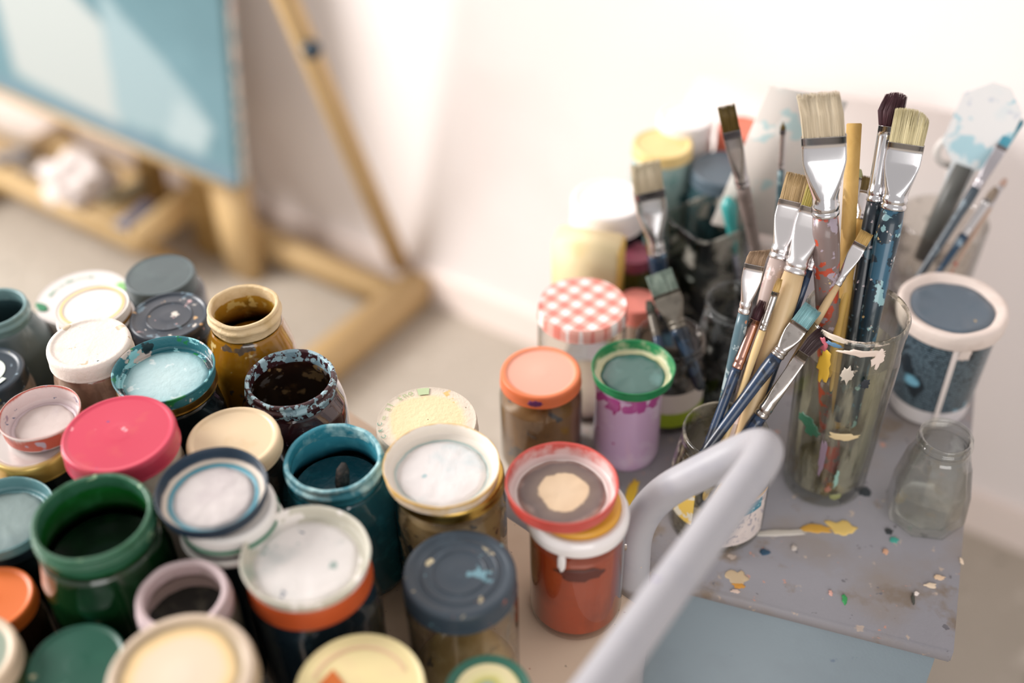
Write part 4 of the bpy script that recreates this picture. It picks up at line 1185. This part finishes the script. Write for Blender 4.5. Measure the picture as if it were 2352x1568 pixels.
obj('metal_shaft', xf(tube([p0.lerp(p1, t) for t in (-.15, .47)], .0028, 12), Matrix.Translation(-p0)), P('8A8C98', .3, .8), spt)
# cut glass jar behind the tall glass
for (px, py, w_, h_, lab, dk) in ((1700, 690, 160, .12, 'dark stained glass jar behind the leaning brushes', 1),):
    p = at(px, py, Z + h_); R_ = size(w_, p) / 2
    e = empty('brush_jar', (p.x, p.y, Z), lab, 'jar', TABG)
    pr = rounded(jar_prof(R_ * 1.05, R_ * .95, h_, 2, .8, .88), .003)
    obj('glass_wall', lathe(pr + [(R_ * .88, h_ - .001), (R_ * .88, h_ * .8)], 56), THIN('CFCFCB', ('6A6A66', '4A5258'), .50, 50.0, 1.2), e)
    obj('murky_water', lathe([(0, .004), (R_, .004), (R_, h_ * .6), (0, h_ * .6)], 48), P('1C2022', .15), e)

# paint pot
cb = at(2128, 922, Z); CH = .128
ctop = at(2192, 704, Z + CH); CR = size(250, ctop) / 2
pot = empty('paint_pot', (cb.x, cb.y, Z), 'black labelled paint pot crusted with white paint round its lid', 'paint pot')
c0, c1_ = .0395, CR * .90
rc = lambda z: c0 + (c1_ - c0) * z / CH
obj('pot_body', lathe(rounded([(0, 0), (c0 * .93, 0), (c0, .003), (rc(CH - .014), CH - .014), (0, CH - .013)], .002), 64), P('D3CDCE', .35, two=('BDB8BC', 30, .5)), pot)
# printed label: black with rows of tiny light text, seen as broken lines
s = NT('pot_label')
sx = s.n('ShaderNodeSeparateXYZ'); s.l(s.tc.outputs['Object'], sx.inputs[0])
rows_ = s.math('GREATER_THAN', s.math('SINE', s.math('MULTIPLY', sx.outputs[2], 2 * math.pi / .0026)), .0)
cx_ = s.n('ShaderNodeCombineXYZ'); s.l(sx.outputs[0], cx_.inputs[0]); s.l(sx.outputs[1], cx_.inputs[1])
s.l(s.math('MULTIPLY', s.math('FLOOR', s.math('DIVIDE', sx.outputs[2], .0026)), .37), cx_.inputs[2])
tn = s.n('ShaderNodeTexNoise'); s.l(cx_.outputs[0], tn.inputs['Vector']); tn.inputs['Scale'].default_value = 650; tn.inputs['Detail'].default_value = 2
txt = s.math('MULTIPLY', rows_, s.ramp(tn.outputs['Fac'], [(.40, (0, 0, 0, 1)), (.46, (1, 1, 1, 1))]))
txt = s.math('MULTIPLY', txt, s.mask(26, .38, .03, sc3=(1, 1, .7), off=6))
c = s.mix(s.math('MULTIPLY', txt, .6), '15222A', '8098A6')
c = s.mix(s.mask(26, .66, .04, off=3, detail=2.0), c, '6FA6BC'); c = s.mix(s.mask(34, .71, .02, off=9), c, 'C9924A')
m_lab = s.done(s.bsdf(c, .3, 0, None, .4))
cva = math.atan2(-cb.y, -cb.x)
obj('black_label', lathe([(rc(.022) + .0004, .022), (rc(CH - .016) + .0004, CH - .016)], 64), m_lab, pot)
obj('lid_rim', lathe(rounded([(c1_ * .96, CH - .020), (CR * .97, CH - .018), (CR, CH - .006), (CR * .985, CH), (CR * .90, CH + .0008), (CR * .80, CH - .002), (CR * .74, CH - .005), (0, CH - .006)], .0025), 64, .001, 50, 4), P('DCCDC4', .5, two=('CFBEB4', 40, .5), bump=(150, .3)), pot)
obj('dried_paint', lathe([(0, CH - .0043), (CR * .6, CH - .0040), (CR * .74, CH - .0030), (CR * .77, CH - .0050)], 56, .0025, 45, 8), P('4E5D6A', .35, two=('5C6B78', 30, .55), spots=(('B59A6A', 45, .74),), coat=.2), pot)
dr = label_patch(.055, .004, CH - .012, 1.0, 0)
V_ = []
for p in dr[0]:
    z_ = p.z; r_ = rc(z_) + .0016; a_ = math.atan2(p.y, p.x) + cva + .30; V_.append(Vector((r_ * math.cos(a_), r_ * math.sin(a_), z_)))
obj('paint_run', (V_, dr[1]), P('E4D9D4', .4), pot)
obj('paint_run', wrap(blob(.007, .010, .0022, 3.3, .25), lambda z: rc(z), cva + .50, CH - .024), P('DCCDC4', .5), pot)

# empty faceted jar at the front right
gb = at(2120, 1182, Z); GH = .104
gj = empty('glass_jar', (gb.x, gb.y, Z), 'clear empty faceted jar at the right edge of the table', 'jar')
g = .0352; N = -8
rn = size(122, at(2165, 1003, Z + GH)) / 2
pr = [(0, .003), (g * .8, .0, N), (g * .97, .004, N), (g, .010, N), (g * .97, GH * .40, N), (g * .80, GH * .72, N), (rn * 1.04, GH * .83), (rn * .97, GH * .86), (rn * .97, GH * .90), (rn * 1.05, GH * .915), (rn * 1.05, GH * .94), (rn * .98, GH * .955), (rn, GH - .001), (rn * .97, GH), (rn - .0032, GH - .001), (rn - .0036, GH * .86), (g * .80 - .004, GH * .70, N), (g * .94 - .003, GH * .4, N), (g * .95 - .0035, .012, N), (g * .7, .007), (0, .0065)]
obj('glass_wall', lathe(rounded(pr, .0012, 2), 96), THIN('FAFBF8', refl=2.0, edge=.8), gj)
gj.rotation_euler = (0, 0, .2)

# glass at the back right with scrapers and brushes
kb = at(2150, 640, Z)
kt = at(2168, 500, Z + .12)
bg = empty('glass_tumbler', (kt.x, kt.y, Z), 'blurred clear glass behind the paint pot, holding a scraper and brushes', 'glass')
Rk = size(205, kt) / 2
obj('glass_wall', lathe(rounded([(0, 0), (Rk * .8, 0), (Rk * .86, .004), (Rk, .118), (Rk * .97, .12), (Rk * .93, .118), (Rk * .8, .010), (0, .009)], .0012), 56), THIN('F4F2EF', ('C9C2BC', 'A8A29C'), .58, 40.0, 1.6), bg)
KZ = Z + .12
p0 = at(2150, 520, KZ); p1 = aty(2300, 196, 1.06)
scr = empty('scraper', p0, 'translucent plastic scraper smeared with pale blue paint, back right', 'scraper')
dd = (p1 - p0); xs = dd.cross((p1 - CAM)).normalized(); xs = -xs if xs.dot(RIGHT) < 0 else xs
secs_ = [(.12, .010), (.45, .013), (.55, .030), (.88, .030), (1.0, .009)]
V_ = []; Fc_ = []
nn_ = dd.cross(xs).normalized() * .0012
for t, w__ in secs_:
    c_ = p0.lerp(p1, t) - p0; V_ += [c_ - xs * w__ - nn_, c_ + xs * w__ - nn_, c_ + xs * w__ + nn_, c_ - xs * w__ + nn_]
for i in range(len(secs_) - 1):
    for k in range(4): Fc_.append((i * 4 + k, i * 4 + (k + 1) % 4, i * 4 + 4 + (k + 1) % 4, i * 4 + 4 + k))
Fc_ += [(0, 1, 2, 3), (16, 17, 18, 19)]
obj('blade', (V_, Fc_), P('DDDCDB', .35, two=('B9D0D6', 14, .55), spots=(('A5C6CF', 26, .64), ('C9CCD2', 30, .64))), scr, smooth=False)
obj('grip', tube([(p0.lerp(p1, t) - p0) for t in (-.25, .1, .45)], [.008, .011, .009], 14), P('5A5A56', .4, two=('3E423E', 40, .5)), scr)
brush('teal tipped brush leaning far right in the back glass', (2345, 270), (2310, 340), (2255, 440), (2140, 590), 1.05, None, 26, P('4E9CB0', .4, two=('8FC3CE', 60, .5)), handle_paint('3A4650', ('6A7A84', 60, .6)), P('B9B4B8', .3, .8), 'flat', 24, .04, 0, 60, .3, zlow=KZ)
brush('white ferruled brush in the back right glass', (2290, 430), (2270, 462), (2215, 540), (2180, 590), 1.03, None, 22, P('9A8A7A', .6), handle_paint('22405A', ('8AA0B0', 60, .64)), P('DAD6D6', .3, .8), 'round', 20, .03, 0, 60, zlow=KZ)
brush('red speckled brush at the right of the back glass', (2310, 410), (2300, 428), (2270, 475), (2205, 590), 1.04, None, 14, P('C9A99A', .6), handle_paint('B59A88', ('B0433A', 60, .60)), P('C9C4C6', .3, .8), 'round', 15, .03, 0, 40, zlow=KZ)
lp = aty(2190, 345, 1.07)
loop = empty('loop_tool', aty(2175, 520, 1.05), 'pale round loop tool standing in the back right glass', 'tool')
ring = []
tor = [Vector((math.cos(a) * .017, 0, math.sin(a) * .017)) for a in [2 * math.pi * i / 28 for i in range(29)]]
obj('loop', xf(tube(tor, .004, 10, False), Matrix.Translation(lp - loop.location)), P('D6D0CA', .4), loop)
obj('shaft', tube([Vector((0, 0, -.05)), lp - loop.location - Vector((0, 0, .018))], .003, 10), P('CFC8C2', .4), loop)
